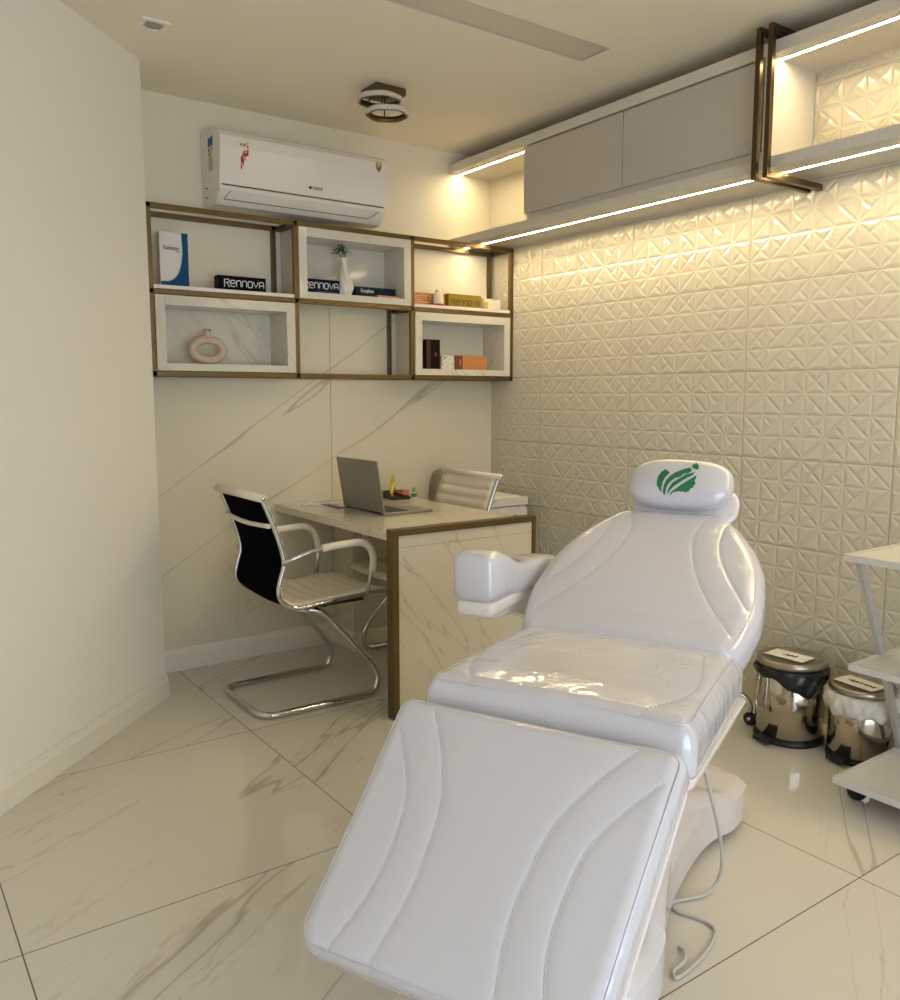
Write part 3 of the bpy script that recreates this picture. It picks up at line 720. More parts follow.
MB().lathe([(0, .078), (.011, .078), (.0105, .11), (.007, .115), (0, .115)], (0, 0, 0), 16).xform(lambda v: Mh @ v).build('cap', mat('yellow_cap', (.68, .62, .06), .35), hl)
pn = empty('wooden_pencil', (2.28, 3.83, .77), 'thin brown pencil leaning in the desk tray left of the highlighter', 'pencil')
MB().tube([(2.30, 3.84, .772), (2.262, 3.87, .86)], .004, 6).build('shaft', mat('pencil_wood', (.38, .24, .09), .6), pn)
MB().tube([(2.262, 3.87, .86), (2.259, 3.872, .868)], .0045, 6).build('eraser_tip', mat('pencil_brass', (.42, .28, .08), .4, metal=.5), pn)
rp_ = empty('red_marker', (2.35, 3.84, .772), 'red and white marker lying tilted in the desk tray', 'pen')
MB().tube([(2.330, 3.80, .778), (2.348, 3.82, .812)], .008, 10).build('barrel', mat('marker_red', (.45, .03, .05), .4), rp_)
MB().tube([(2.348, 3.82, .812), (2.357, 3.828, .829)], .009, 10).build('cap', mat('marker_cap', (.62, .35, .34), .4), rp_)
er = box('terracotta_case', mat('terracotta', (.52, .19, .11), .55), (2.372, 2.415, 3.775, 3.825, .79, .822), .006); er.location.z = -.018; tag(er, 'small terracotta coloured case at the right side of the desk tray', 'case')
pw = empty('smartphone', (2.36, 3.78, .79), 'flat grey smartphone with a pink edge lying across the desk tray', 'phone')
Mp = Matrix.Translation((2.350, 3.765, .790)) @ Matrix.Rotation(math.radians(-12), 4, 'Z') @ Matrix.Rotation(math.radians(18), 4, 'Y')
MB().box(-.032, .045, -.04, .04, 0, .006, bev=.002, M=Mp).build('phone_case', mat('case_pink', (.45, .16, .12), .5), pw)
MB().box(-.028, .041, -.036, .036, .006, .007, M=Mp).build('screen', mat('phone_screen', (.16, .14, .11), .2), pw)
gl = empty('glue_bottle', (2.42, 3.74, .762), 'small white and green bottle standing beside the desk tray', 'bottle')
MB().lathe([(0, 0), (.013, 0), (.014, .004), (.014, .03), (.012, .036), (0, .036)], (2.418, 3.735, .762), 20).build('bottle_body', mat('glue_white', (.66, .64, .54), .4), gl)
MB().lathe([(.0142, .010), (.0146, .011), (.0146, .028), (.0142, .029)], (2.418, 3.735, .762), 20).build('label_band', mat('glue_green', (.05, .22, .08), .4), gl)
MB().lathe([(0, .035), (.009, .035), (.008, .055), (.005, .06), (0, .06)], (2.418, 3.735, .762), 16).build('cap', mat('glue_cap', (.18, .35, .15), .4), gl)

# white drawer unit and grey bag by the corner
du = empty('drawer_unit', (2.88, 3.68, 0), 'low white drawer unit in the corner behind the desk', 'cabinet')
box('carcass', CARTM, (2.745, 3.03, 3.545, 3.86, .0, .700), .002, du)
box('top', CARTM, (2.735, 3.04, 3.535, 3.87, .705, .748), .003, du)
for k in range(3): 
    dd_ = box('drawer', CARTM, (2.75, 3.025, 3.528, 3.545, .03+.222*k, .245+.222*k), .002, du)
    MB().tube([(2.83, 3.52, .21+.222*k), (2.945, 3.52, .21+.222*k)], .004, 8).build('handle', CHROME, dd_)
pp = box('paper_stack', PAPER, (2.77, 3.01, 3.58, 3.82, .748, .755), .0005, M=None); tag(pp, 'loose white papers on top of the white drawer unit', 'paper')
bag = empty('grey_bag', (2.66, 3.88, 0), 'grey round-topped bag standing against the slab wall behind the right chair', 'bag')
bp_ = [(2.655, 0), (2.655, .80), (2.672, .868), (2.71, .893), (2.77, .893), (2.82, .865), (2.84, .80), (2.84, 0)]
bb_ = MB(); bb_.prism([tuple(p.xz) for p in fillet([Vector((a, 0, b)) for a, b in bp_], .03, 4, closed=True)], 3.875, 3.940, 'y')
o = bb_.build('bag_body', mat('bag_grey', (.33, .29, .22), .6, bump=.3), bag); m_ = o.modifiers.new('b', 'BEVEL'); m_.width = .015; m_.segments = 3; m_.limit_method = 'ANGLE'
MB().tube([(2.68, 3.871, .55), (2.68, 3.868, .80), (2.70, 3.871, .86)], .006, 8, smooth=4).build('strap', mat('strap_dark', (.08, .07, .055), .6), bag)

# ------------------------------------------------------------------ treatment bed
BT = math.radians(65.0); Lx, Ly = math.sin(BT), math.cos(BT); Wx, Wy = math.cos(BT), -math.sin(BT); WC = -.675
def bw(s, w, z): return Vector((Lx*s+Wx*(w+WC), Ly*s+Wy*(w+WC), z))
root = bw(2.08, 0, 0)
bed = empty('treatment_bed', tuple(root), 'white plastic-wrapped adjustable treatment bed in the middle of the floor', 'treatment bed')

def frame(s0, z0, ang, w0=0, sign=1):
    """plane frame: v runs along the cushion, u across, h out of its top"""
    ca, sa = math.cos(ang), math.sin(ang)
    def T(u, v, h): return bw(s0+v*ca*sign-h*sa*sign if sign > 0 else s0-v*ca-h*sa, u+w0, z0+v*sa*sign+h*ca if sign > 0 else z0-v*sa+h*ca)
    return T
def resample(pts, step=.004):
    P = spline([Vector((a, b, 0)) for a, b in pts], 24); out = [P[0]]; acc = 0
    for i in range(1, len(P)):
        acc += (P[i]-P[i-1]).length
        if acc >= step: out.append(P[i]); acc = 0
    return np.array([(p.x, p.y) for p in out])
def cushion(T, hw, v0, v1, R, r, top, side, crown, grooves, m, name, NU=190, NV=190, gd=.006, inset=.02, wrinkle=0, piping=True, R1=None):
    R1 = R1 or R
    a = np.sin(np.linspace(-PI/2, PI/2, NU)*.98)/math.sin(PI/2*.98)
    tv = (np.sin(np.linspace(-PI/2, PI/2, NV)*.98)/math.sin(PI/2*.98)+1)/2
    V = v0+(v1-v0)*tv
    dv0, dv1 = V-v0, v1-V
    H_ = np.array([hw(v) for v in V])
    def cut(d, RR): d = np.clip(d, 0, RR); return RR-np.sqrt(np.maximum(RR*RR-(RR-d)**2, 0))
    He = H_-cut(dv0, R)-cut(dv1, R1)
    U = a[None, :]*He[:, None]; VV = np.repeat(V[:, None], NU, 1)
    du = He[:, None]-np.abs(U)
    # distance to rounded outline
    def dist(RR, dv):
        dx = H_[:, None]-np.abs(U); dy = np.repeat(dv[:, None], NU, 1)
        inner = RR-np.hypot(np.maximum(RR-dx, 0), np.maximum(RR-dy, 0))
        return np.where((dx < RR) & (dy < RR), inner, np.minimum(dx, dy))
    D = np.maximum(np.minimum(dist(R, dv0), dist(R1, dv1)), 0)
    gt = np.sqrt(np.maximum(1-(1-np.minimum(D/r, 1))**2, 0))
    Hh = top*gt + crown*(1-(U/np.maximum(H_[:, None], 1e-4))**2)*(np.clip(D/.12, 0, 1))
    allg = [resample(gp) for gp in grooves]
    if allg:
        G = np.concatenate(allg)
        best = np.full(U.shape, 9.0)
        for i in range(0, len(G), 40):
            g_ = G[i:i+40]
            d = np.hypot(U[..., None]-g_[:, 0], VV[..., None]-g_[:, 1]).min(-1); best = np.minimum(best, d)
        Hh -= gd*np.exp(-(best/.0045)**2)+gd*.7*np.exp(-(best/.018)**2)
    if wrinkle:
        Hh += wrinkle*gt*(np.sin(U*31+VV*17+2*np.sin(VV*23))*np.sin(VV*41-U*13)*.5+.5*np.sin(U*70+3*np.sin(VV*30)))*np.exp(-np.minimum(D, .2)/.06)
    vs = []; fs = []
    for i in range(NV):
        for j in range(NU): vs.append(T(U[i, j], V[i], Hh[i, j]))
    for i in range(NV-1):
        for j in range(NU-1):
            k = i*NU+j; fs.append([k, k+1, k+NU+1, k+NU])
    ring_ = [(0, j) for j in range(NU)]+[(i, NU-1) for i in range(1, NV)]+[(NV-1, j) for j in range(NU-2, -1, -1)]+[(i, 0) for i in range(NV-2, 0, -1)]
    n = len(ring_); cu, cv = 0, (v0+v1)/2
    prev = [i*NU+j for i, j in ring_]
    for (ins, h) in ((0, -side*.5), (0.001, -side*.85), (.006, -side*.96), (.016, -side)):
        cur = []
        for (i, j) in ring_:
            u_, v_ = U[i, j], V[i]; q = Vector((u_-cu, v_-cv, 0)); l = q.length; q = q*(1-ins/l)
            cur.append(len(vs)); vs.append(T(q.x+cu, q.y+cv, h))
        for k in range(n): fs.append([prev[k], prev[(k+1) % n], cur[(k+1) % n], cur[k]])
        prev = cur
    fs.append(prev[::-1])
    mb = MB().add(vs, fs, True); o = mb.build(name, m, bed)
    # stitched seams
    if allg:
        def hs(u, v):
            i = int(np.argmin(np.abs(V-v))); j = int(np.argmin(np.abs(U[i]-u))); return Hh[i, j]
        for gp in grooves:
            P = resample(gp, .009); st = MB()
            for k in range(len(P)-1):
                p, q = P[k], P[k]+(P[k+1]-P[k])*.6
                st.tube([T(p[0], p[1], hs(*p)+.0012), T(q[0], q[1], hs(*q)+.0012)], .0009, 5)
            st.build('stitching', STITCH, o)
    if piping:
        # welt around the top edge
        P = []
        for (i, j) in ring_[::3]:
            u_, v_ = U[i, j], V[i]; q = Vector((u_-cu, v_-cv, 0)); l = q.length; q = q*(1-inset/l)
            t_ = inset/r; hh = top*math.sqrt(max(0, 1-(1-min(t_, 1))**2))
            P.append(T(q.x+cu, q.y+cv, hh+.0005))
        MB().tube(P, .0013, 6, closed=True).build('piping', m, o)
    return o
def mirror(c): return [[(-u, v) for u, v in g] for g in c]
# leg section (hangs down from the seat front)
TL_ = frame(1.545, .612, math.radians(37.5), -.002, -1)
gl_ = [[(.225, .012), (.165, .10), (.118, .20), (.102, .30), (.100, .40), (.122, .528)], [(.285, .07), (.235, .14), (.192, .22), (.176, .32), (.180, .42), (.212, .525)]]
LEGHW = lambda v: .318-.028*(v/.53)
cushion(TL_, LEGHW, -.01, .535, .032, .035, .030, .045, .006, gl_+mirror(gl_), BEDL, 'leg_cushion', R1=.05, gd=.0022, inset=.012)
pan = MB()
def panbox(T, hws, v0, v1, h0, h1, bev=.01):
    mb = MB(); mb.box(-1, 1, v0, v1, h0, h1)
    mb.v = [tuple(T(v[0]*hws, v[1], v[2])) for v in mb.v]; return mb
def rpan(T, hwf, v0, v1, R, h0, h1, name):
    pts = [Vector((-hwf(v0), v0, 0)), Vector((hwf(v0), v0, 0)), Vector((hwf(v1), v1, 0)), Vector((-hwf(v1), v1, 0))]
    P = fillet(pts, R, 8, closed=True); n = len(P)
    vs = [T(p.x, p.y, h0) for p in P]+[T(p.x*.97, (p.y-(v0+v1)/2)*.97+(v0+v1)/2, h1) for p in P]
    mb = MB().add(vs, [[i, (i+1) % n, n+(i+1) % n, n+i] for i in range(n)]+[list(range(n)), [n+i for i in range(n)][::-1]])
    o = mb.build(name, WPLAST, bed); md = o.modifiers.new('b', 'BEVEL'); md.width = .004; md.segments = 2; md.limit_method = 'ANGLE'; return o
rpan(TL_, lambda v: LEGHW(v)+.002, .01, .527, .04, -.046, -.072, 'leg_tray')
# seat
TS = frame(1.585, .612, 0, 0.005)
gs = [[(.19, .02), (.235, .10), (.262, .2), (.25, .32), (.22, .46)]]
cushion(TS, lambda v: .310-.010*min(1, v/.5), 0, .56, .035, .050, .060, .058, .010, gs+mirror(gs), BEDW, 'seat_cushion', wrinkle=.0018, gd=.0012, inset=.022, R1=.04)
rpan(TS, lambda v: .310, .01, .56, .04, -.060, -.088, 'seat_tray')
# backrest
TB = frame(2.085, .640, math.radians(30), 0.004)
bx_ = [0, .06, .17, .30, .38, .44, .50, .55, .575]; by_ = [.285, .303, .320, .308, .285, .255, .215, .170, .140]
BHW = lambda v: float(np.interp(v, np.linspace(0, .575, 60), SM))
SMP = spline([Vector((a, b, 0)) for a, b in zip(bx_, by_)], 16)
SM = np.interp(np.linspace(0, .575, 60), [p.x for p in SMP], [p.y for p in SMP])
gb = [[(.118, .545), (.098, .47), (.098, .40), (.125, .30), (.185, .18), (.265, .065)], [(.178, .525), (.168, .46), (.176, .38), (.212, .29), (.285, .165)]]
cushion(TB, BHW, -.02, .575, .04, .055, .045, .055, .008, gb+mirror(gb), BEDW, 'backrest_cushion', gd=.0019, wrinkle=.001, R1=.05, inset=.022)
rpan(TB, lambda v: .27 if v < .2 else .16, .03, .54, .08, -.055, -.080, 'backrest_shell')
# headrest
TH = frame(2.615, 1.000, math.radians(55), 0.014)
def pillow(a, b, c, c0, e=2.7, N1=72, N2=40, T=TH, nz=2.2):
    vs = []; fs = []
    for i in range(N2+1):
        ph = -PI/2+PI*i/N2
        cz = math.copysign(abs(math.sin(ph))**(2/nz), math.sin(ph)); cr = abs(math.cos(ph))**(2/nz)
        for j in range(N1):
            th_ = 2*PI*j/N1
            x = math.copysign(abs(math.cos(th_))**(2/e), math.cos(th_)); y = math.copysign(abs(math.sin(th_))**(2/e), math.sin(th_))
            vs.append(T(c0[0]+a*x*cr, c0[1]+b*y*cr, c0[2]+c*cz))
    for i in range(N2):
        for j in range(N1): fs.append([i*N1+j, i*N1+(j+1) % N1, (i+1)*N1+(j+1) % N1, (i+1)*N1+j])
    return MB().add(vs, fs, True)
PA, PB, PC, PZ = .158, .081, .052, .040
pillow(.162, .080, .030, (.012, -.034, -.014)).build('headrest_pad', BEDW, bed)
hp = pillow(PA, PB, PC, (0, .010, PZ-.004), e=2.9, nz=2.6).build('headrest_pillow', BEDW, bed)
# green leaf emblem following the pillow
def phgt(u, v, e=2.9, nz=2.6):
    q = (abs(u/PA)**e+abs((v-.010)/PB)**e)**(1/e)
    return PZ-.004+PC*max(0, 1-q**nz)**(1/nz)
polys = [[(276, 212), (280, 182), (296, 156), (322, 138), (358, 160), (334, 186), (320, 218), (318, 250), (328, 274), (300, 255), (284, 236)],
         [(334, 278), (331, 238), (343, 203), (366, 176), (400, 154), (445, 136), (486, 122), (510, 140), (488, 158), (450, 166), (440, 181), (400, 192), (372, 214), (355, 242), (349, 284)],
         [(364, 284), (368, 250), (388, 220), (418, 198), (446, 183), (470, 166), (530, 150), (520, 168), (480, 188), (440, 214), (402, 238), (380, 262)],
         [(378, 290), (390, 266), (416, 250), (452, 226), (500, 196), (546, 166), (546, 182), (538, 200), (551, 216), (540, 224), (538, 238), (520, 242), (512, 258), (492, 264), (440, 262), (404, 268)],
         [(498, 106), (522, 86), (540, 100), (549, 118), (546, 134), (516, 128), (500, 118)]]
def inside(x, y, P):
    c = False; n = len(P)
    for i in range(n):
        x1, y1 = P[i]; x2, y2 = P[(i+1) % n]
        if (y1 > y) != (y2 > y) and x < (x2-x1)*(y-y1)/(y2-y1)+x1: c = not c
    return c
em = MB(); cs = 3.0
x = 272
while x < 555:
    y = 82
    while y < 294:
        if any(inside(x+cs/2, y+cs/2, P) for P in polys):
            q = []
            for (dx, dy) in ((0, 0), (cs, 0), (cs, cs), (0, cs)):
                u = (x+dx-428)/6.92/335+.006; v = .066-(y+dy-86)/6.92/245
                q.append(TH(u, v, phgt(u, v)+.0008))
            em.add(q, [[0, 1, 2, 3]], True)
        y += cs
    x += cs
em.build('leaf_emblem', mat('emblem_green', (.008, .16, .065), .3, coat=.6), hp, label='green leaf and face emblem')
for x in (-.05, .05): MB().tube([TB(x, .50, -.05), TH(x, -.03, -.04)], .008, 10).build('headrest_bracket', CHROME, bed)
# armrest on the far side
def loft(sections, n=36, e=4.8):
    vs = []; fs = []
    for (s, w, z, a, b) in sections:
        for j in range(n):
            t_ = 2*PI*j/n; x = math.copysign(abs(math.cos(t_))**(2/e), math.cos(t_)); y = math.copysign(abs(math.sin(t_))**(2/e), math.sin(t_))
            vs.append(bw(s, w+a*x, z+b*y))
    k = len(sections)
    for i in range(k-1):
        for j in range(n): fs.append([i*n+j, i*n+(j+1) % n, (i+1)*n+(j+1) % n, (i+1)*n+j])
    fs.append(list(range(n))[::-1]); fs.append([(k-1)*n+j for j in range(n)])
    return MB().add(vs, fs, True)
def interp_sections(S, m=6):
    P = [Vector(s[:3]) for s in S]; Q = [Vector((s[3], s[4], 0)) for s in S]
    A = spline(P, m); B = spline(Q, m)
    return [(a.x, a.y, a.z, b.x, b.y) for a, b in zip(A, B)]
arm = [(2.015, -.405, .800, .046, .050), (2.025, -.405, .801, .060, .065), (2.05, -.405, .802, .066, .070), (2.09, -.403, .802, .066, .070), (2.14, -.400, .793, .062, .062), (2.20, -.396, .775, .058, .050), (2.28, -.39, .767, .056, .047), (2.38, -.383, .764, .054, .046), (2.46, -.378, .760, .048, .040), (2.475, -.377, .760, .036, .030)]
ap = loft(interp_sections(arm, 4)).build('armrest_pad', BEDW, bed)
und = [(2.03, -.405, .712, .040, .016), (2.04, -.405, .712, .056, .022), (2.10, -.403, .712, .056, .022), (2.2, -.396, .715, .05, .022), (2.3, -.39, .705, .046, .026), (2.42, -.378, .690, .042, .034)]
u_ = loft(interp_sections(und, 3), e=5).build('armrest_tray', WPLAST, bed)
und = [(2.05, -.405, .693, .030, .012), (2.10, -.403, .690, .042, .020), (2.2, -.396, .690, .04, .03), (2.3, -.375, .670, .038, .04), (2.42, -.35, .63, .035, .05), (2.5, -.30, .60, .03, .05)]
loft(interp_sections(und, 3), e=4).build('armrest_bracket', WPLAST, u_)
# base
bs = [(1.495, 0, 0, .15, .085), (1.505, 0, 0, .195, .115), (1.53, 0, 0, .225, .135), (1.60, 0, 0, .240, .142), (1.70, 0, 0, .240, .148), (1.76, 0, 0, .226, .165), (1.86, 0, 0, .202, .190), (1.98, 0, 0, .182, .208), (2.12, 0, 0, .175, .212), (2.28, 0, 0, .182, .198), (2.38, 0, 0, .200, .170), (2.46, 0, 0, .234, .142), (2.53, 0, 0, .246, .136), (2.60, 0, 0, .246, .134)]
_h = [(1.0, 0.02), (1.0, .5), (1.0, .80), (.90, .96), (.84, 1.0), (.4, 1.008)]
PRF = [(-x, y) for x, y in _h]+[(0, 1.01)]+_h[::-1]
def half_loft(S, n=26, e=6):
    vs = []; fs = []
    for (s, w, z, a, h) in S:
        vs.append(bw(s, w-a*.97, .022))
        for x, y in PRF: vs.append(bw(s, w+a*x, .024+(h-.024)*y))
        vs.append(bw(s, w+a*.97, .022))
    n2 = len(PRF)+2; k = len(S)
    for i in range(k-1):
        for j in range(n2-1): fs.append([i*n2+j, i*n2+j+1, (i+1)*n2+j+1, (i+1)*n2+j])
        fs.append([i*n2+n2-1, i*n2, (i+1)*n2, (i+1)*n2+n2-1])
    fs.append(list(range(n2))); fs.append([(k-1)*n2+j for j in range(n2)][::-1])
    return MB().add(vs, fs, True)
def sharp(o, deg=32):
    o.data.set_sharp_from_angle(angle=math.radians(deg)); return o
SS = interp_sections(bs, 5)+[(2.61, 0, 0, .245, .134), (2.622, 0, 0, .240, .133), (2.655, 0, 0, .198, .130), (2.662, 0, 0, .185, .118), (2.662, 0, 0, .05, .03)]
BASEW = mat('bed_base_plastic', (.66, .625, .62), .16, coat=.3)
cut_i = min(range(len(SS)), key=lambda i: abs(SS[i][0]-1.735))
sharp(half_loft(SS[:cut_i+1]).build('front_foot', mat('bed_foot_plastic', (.70, .68, .69), .12, coat=.4), bed))
sharp(half_loft([(s, w, z, a-.002, h-.0015) for (s, w, z, a, h) in SS[cut_i:]]).build('base_cover', BASEW, bed))
for (s, w) in ((1.56, .18), (1.56, -.18), (2.6, .18), (2.6, -.18)): MB().lathe([(0, 0), (.02, 0), (.02, .014), (0, .014)], bw(s, w, 0), 16).build('levelling_foot', BLACK, bed)
sk = MB()
for z, a, b_ in ((.17, .14, .20), (.30, .125, .17), (.44, .115, .15), (.535, .115, .15)):
    pass
csec = [(.14, .150, .185), (.26, .132, .175), (.38, .120, .165), (.54, .115, .155)]
vs = []; fs = []; n = 32
for (z, a, b_) in csec:
    for j in range(n):
        t_ = 2*PI*j/n; e = 5
        x = math.copysign(abs(math.cos(t_))**(2/e), math.cos(t_)); y = math.copysign(abs(math.sin(t_))**(2/e), math.sin(t_))
        vs.append(bw(2.13+b_*y, a*x, z))
for i in range(len(csec)-1):
    for j in range(n): fs.append([i*n+j, i*n+(j+1) % n, (i+1)*n+(j+1) % n, (i+1)*n+j])
fs.append([(len(csec)-1)*n+j for j in range(n)])
MB().add(vs, fs, True).build('lift_column', BASEW, bed)
for x in (-.10, .10): MB().tube([bw(1.95, x, .50), bw(1.45, x, .47)], .014, 8).build('leg_support_arm', mat('arm_grey_steel', (.3, .3, .3), .4, metal=.5), bed)

# bed cable
cb = MB()
cb.tube([bw(*q) for q in ((1.93, .24, .53), (1.975, .25, .42), (2.035, .268, .28), (2.10, .272, .17), (2.14, .268, .09), (2.16, .258, .045), (2.15, .246, .018), (2.12, .228, .007), (2.09, .200, .006), (2.05, .165, .006), (2.022, .185, .006), (2.02, .228, .006), (2.007, .275, .006), (1.972, .291, .006), (1.897, .288, .006), (1.815, .268, .006), (1.772, .250, .006), (1.79, .240, .008), (1.825, .253, .014), (1.863, .246, .012), (1.882, .228, .006))], .0045, 8, smooth=8)
o = cb.build('power_cord', GREYC); tag(o, 'pale grey power cord hanging from the bed and looping on the floor', 'cord')

# ------------------------------------------------------------------ pedal bins
def bin_(name, c, R, Hb, liner, label, lab2, lean, blk):
    e = empty(name, (*c, 0), label, 'trash bin', 'steel pedal bins')
    MB().lathe([(0, .0), (R*.99, .0), (R*1.01, .004), (R*1.01, .016), (R*.97, .02), (0, .02)], (*c, 0), 48).build('base_ring', BLACK, e)
    MB().lathe([(R*.95, .02), (R*.97, .022), (R*.97, Hb*.93), (R*.955, Hb*.935)], (*c, 0), 64).build('body', STEEL, e)
    ld_ = MB().lathe([(R*.93, Hb*.94), (R*.985, Hb*.94), (R*1.0, Hb*.945), (R*1.0, Hb*.995), (R*.975, Hb*1.012), (R*.90, Hb*1.02), (R*.88, Hb*1.012), (0, Hb*1.02)], (*c, 0), 64).build('lid', mat('brushed_steel', (.42, .38, .31), .3, metal=1.0), e)
    # pedal toward the camera-left
    d = Vector((-.62, -.78, 0)).normalized() if blk else Vector((-.70, -.71, 0)).normalized(); sd_ = Vector((-d.y, d.x, 0)); C0 = Vector((*c, 0))
    pm = MB(); pts = [C0+d*(R*.9)+sd_*.03, C0+d*(R*1.28)+sd_*.034, C0+d*(R*1.28)-sd_*.034, C0+d*(R*.9)-sd_*.03]
    # pedal shifted to the left end of the bin
    sh_ = Matrix.Rotation(math.radians(-56 if blk else -50), 4, 'Z')
    pts = [C0+(sh_ @ (p-C0)) for p in pts]
    pm.add([p+Vector((0, 0, .012)) for p in pts]+[p+Vector((0, 0, .026)) for p in pts], [[0, 1, 2, 3], [7, 6, 5, 4], [0, 4, 5, 1], [1, 5, 6, 2], [2, 6, 7, 3], [3, 7, 4, 0]])
    pm.build('pedal', BLACK, e)
    if blk:
        al = Vector((-.84, .2, 0)).normalized(); bbp = [C0+al*R+Vector((0, 0, Hb*.80)), C0+al*(R+.02)+Vector((0, .0, Hb*.72)), C0+al*(R+.018)+Vector((0, 0, Hb*.55)), C0+al*(R+.004)+Vector((0, 0, Hb*.5))]
        MB().tube([C0+al*(R+.003)+Vector((0, -.015, Hb*.84)), C0+al*(R+.012)+Vector((0, -.02, Hb*.6)), C0+al*(R+.012)+Vector((0, -.02, Hb*.45)), C0+al*(R+.012)+Vector((0, .02, Hb*.45)), C0+al*(R+.003)+Vector((0, .02, Hb*.84))], .0022, 8, smooth=5).build('carry_handle', CHROME, e)
    # liner skirt
    rnd = random.Random(11 if blk else 4); n = 72; vs = []; fs = []; rowsn = 9
    drop = []
    for i in range(n):
        a = 2*PI*i/n; dirn = math.cos(a-lean)
        b_ = (.035+.055*max(0, dirn)**6) if blk else (.055+.030*max(0, math.cos(a-lean))**2+.012*math.sin(3*a))
        drop.append(b_+.006*math.sin(a*9+1)+.004*rnd.random())
    for i in range(n):
        a = 2*PI*i/n
        for k in range(rowsn):
            tt = k/(rowsn-1)
            flare = (.006+.012*math.sin(PI*tt)+.005*math.sin(a*13+tt*4)+.004*math.sin(a*23-tt*6)) if not blk else (.005+.007*math.sin(PI*tt*.9)+.003*math.sin(a*11+tt*5))
            z = Hb*.935-drop[i]*tt
            if k == 0: flare = .0
            vs.append((c[0]+(R*.975+flare)*math.cos(a), c[1]+(R*.975+flare)*math.sin(a), z))
    for i in range(n):
        j = (i+1) % n
        for k in range(rowsn-1): fs.append([i*rowsn+k, j*rowsn+k, j*rowsn+k+1, i*rowsn+k+1])
    o = MB().add(vs, fs, True).build('bin_liner', liner, e); md = o.modifiers.new('s', 'SOLIDIFY'); md.thickness = .0015
    o['label'] = 'black bin bag folded over the rim' if blk else 'white bin bag folded over the rim'
    # taped paper note with handwriting
    Mn = Matrix.Translation((c[0]-.01, c[1]+.005, Hb*1.02+.001)) @ Matrix.Rotation(math.radians(90+(3 if blk else -8)), 4, 'Z')
    MB().box(-.078, .078, -.046, .046, 0, .0008, M=Mn).build('paper_note', PAPER, e, label='white handwritten paper note')
    sc1 = MB()
    for k in range(3 if blk else 6):
        x0 = -.022+.018*k if blk else -.05+.017*k
        pts = [Mn @ Vector((x0+.009*math.cos(q*1.9+k), (.013 if blk else .010)*math.sin(q*2.3+k*1.3), .0015)) for q in range(5)]
        sc1.tube(pts, .0011, 5, smooth=5)
    sc1.build('handwriting', mat('ink_dark', (.08, .06, .05), .5), e)
    return e
bin_('pedal_bin', (2.872, 1.795), .127, .312, mat('bag_black', (.008, .008, .008), .25), 'taller polished steel pedal bin with a black bag, against the tiled wall', '', math.radians(235), True)
bin_('pedal_bin', (2.915, 1.538), .112, .268, mat('bag_white', (.72, .68, .62), .4), 'smaller polished steel pedal bin with a white bag, next to the cart', '', math.radians(215), False)

# ------------------------------------------------------------------ rolling stool behind the bed
so = empty('rolling_stool', (2.70, 2.17, 0), 'chrome rolling stool base with castors showing behind the bed', 'stool')
SC = Vector((2.69, 2.11, 0))
MB().lathe([(0, .055), (.035, .055), (.035, .11), (.022, .12), (.022, .40), (0, .40)], SC, 24).build('column', CHROME, so)
MB().lathe([(0, .40), (.15, .40), (.17, .415), (.172, .445), (.155, .462), (0, .465)], SC, 40).build('seat', WPLAST, so)
for k in range(5):
    a = math.radians(-47+72*k); d = Vector((math.cos(a), math.sin(a), 0))
    lg = MB().tube([SC+d*.02+Vector((0, 0, .105)), SC+d*.10+Vector((0, 0, .145)), SC+d*.19+Vector((0, 0, .125)), SC+d*.225+Vector((0, 0, .085)), SC+d*.225+Vector((0, 0, .055))], .010, 10, smooth=5).build('leg', CHROME, so)
    cs_ = MB(); ax = Vector((math.cos(a+.9), math.sin(a+.9), 0)); cc = SC+d*.225+Vector((0, 0, .027)); q = ax.to_track_quat('Z', 'Y').to_matrix().to_4x4()
    cs_.lathe([(0, -.011), (.020, -.011), (.026, -.007), (.026, .007), (.020, .011), (0, .011)], cc, 24, q)
    cs_.build('castor', BLACK, lg)
    MB().lathe([(0, -.013), (.009, -.013), (.009, .013), (0, .013)], cc, 16, q).build('hub', CHROME, lg)

# ------------------------------------------------------------------ cart
ct = empty('rolling_cart', (2.78, 1.17, 0), 'white three-tier rolling cart with slanting grey metal legs at the right', 'cart')
for (x0, x1, y0, y1, z) in ((2.50, 3.06, .86, 1.40, .088), (2.553, 3.06, .86, 1.398, .452), (2.545, 3.06, .86, 1.432, .803)):
    s_ = box('shelf', CARTM, (x0+.018, x1, y0+.018, y1-.018, z-.020, z-.002), .001, ct)
    e_ = MB(); e_.box(x0, x0+.018, y0, y1, z-.022, z, bev=.001); e_.box(x0+.018, x1, y1-.018, y1, z-.022, z, bev=.001); e_.box(x0+.018, x1, y0, y0+.018, z-.022, z, bev=.001)
    e_.build('edge_rail', mat('cart_edge', (.66, .64, .60), .35), s_)
def slantbar(y, p, q):
    d = Vector((q[0]-p[0], 0, q[1]-p[1])); Ln = d.length; ang = math.atan2(d.x, d.z)
    M = Matrix.Translation((p[0], y, p[1])) @ Matrix.Rotation(ang, 4, 'Y')
    return MB().box(-.013, .013, -.009, .009, 0, Ln, bev=.001, M=M)
for y in (1.388, .885):
    slantbar(y, (2.563, .790), (2.735, .452)).build('leg', CARTG, ct)
    slantbar(y, (2.745, .430), (2.905, .088)).build('leg', CARTG, ct)
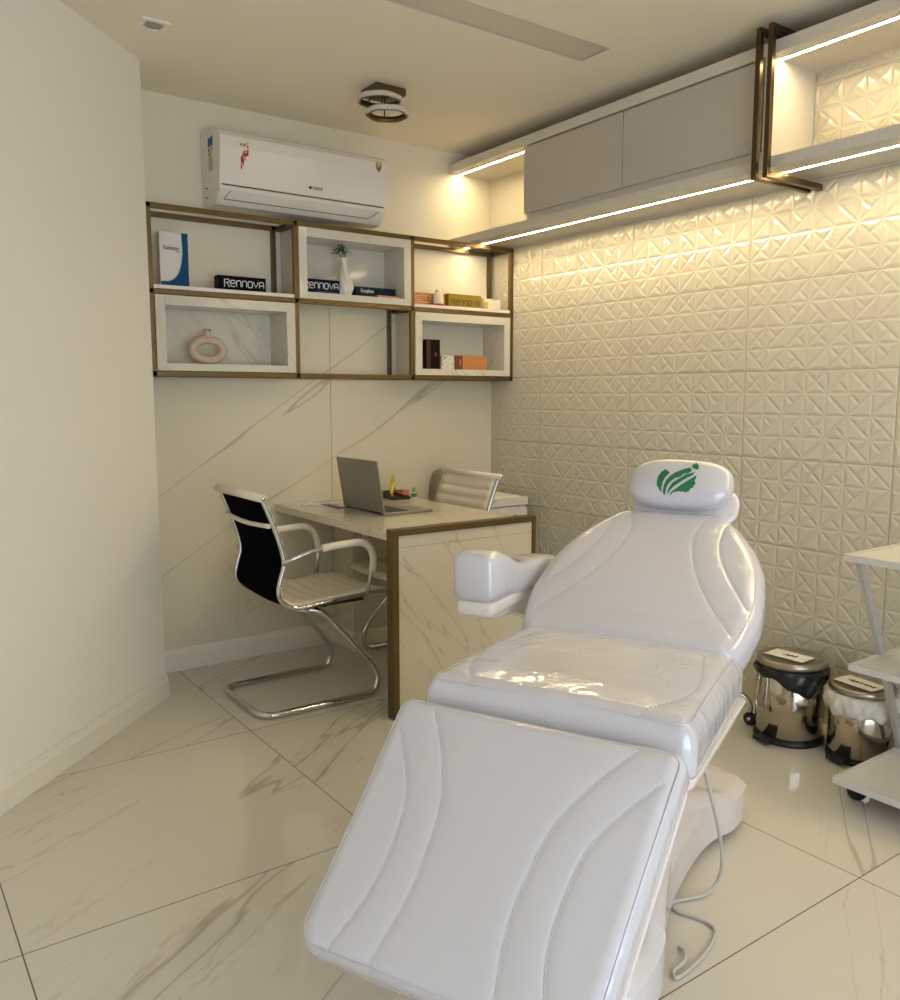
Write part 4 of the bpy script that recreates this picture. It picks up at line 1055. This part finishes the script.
for (x, y) in ((2.585, 1.362), (2.585, .91), (3.0, 1.362), (3.0, .91)):
    mb = MB(); q = Vector((.8, .6, 0)).to_track_quat('Z', 'Y').to_matrix().to_4x4()
    mb.lathe([(0, -.012), (.027, -.012), (.031, -.007), (.031, .007), (.027, .012), (0, .012)], (x, y, .031), 24, q); mb.box(x-.008, x+.008, y-.008, y+.008, .045, .067)
    mb.build('castor', BLACK, ct)

# ------------------------------------------------------------------ camera
cam = bpy.data.cameras.new('camera'); co = bpy.data.objects.new('camera', cam); col.objects.link(co)
pitch = math.atan(104/846); yaw = math.radians(35.37)
Fv = Vector((math.sin(yaw)*math.cos(pitch), math.cos(yaw)*math.cos(pitch), -math.sin(pitch)))
co.location = (0, 0, 1.30); co.rotation_euler = Fv.to_track_quat('-Z', 'Y').to_euler()
cam.sensor_fit = 'HORIZONTAL'; cam.sensor_width = 36; cam.lens = 36*846/900; cam.clip_start = .02
sc.camera = co

# ------------------------------------------------------------------ light
wd = bpy.data.worlds.new('sky'); sc.world = wd; wd.use_nodes = True
nt_ = wd.node_tree; bgn = nt_.nodes['Background']
bgn.inputs['Color'].default_value = (.76, .86, 1.0, 1); bgn.inputs['Strength'].default_value = 4.7
pl_ = bpy.data.lights.new('window_daylight', 'AREA'); pl_.shape = 'RECTANGLE'; pl_.size = WX1-WX0-.05; pl_.size_y = WZ1-.05
po = bpy.data.objects.new('window_daylight', pl_); col.objects.link(po); po.location = ((WX0+WX1)/2, -1.62, WZ1/2); po.rotation_euler = (PI/2, 0, 0)
po.rotation_euler = Vector((0, 1, 0)).to_track_quat('-Z', 'Z').to_euler()
pl_.energy = 10
pl_.cycles.is_portal = True
sc.view_settings.view_transform = 'Standard'; sc.view_settings.look = 'None'
sc.view_settings.gamma = 1; sc.view_settings.use_curve_mapping = False
sc.view_settings.exposure = 0.08
sc.cycles.max_bounces = 10; sc.cycles.diffuse_bounces = 6; sc.cycles.glossy_bounces = 5
sc.cycles.sample_clamp_indirect = 6
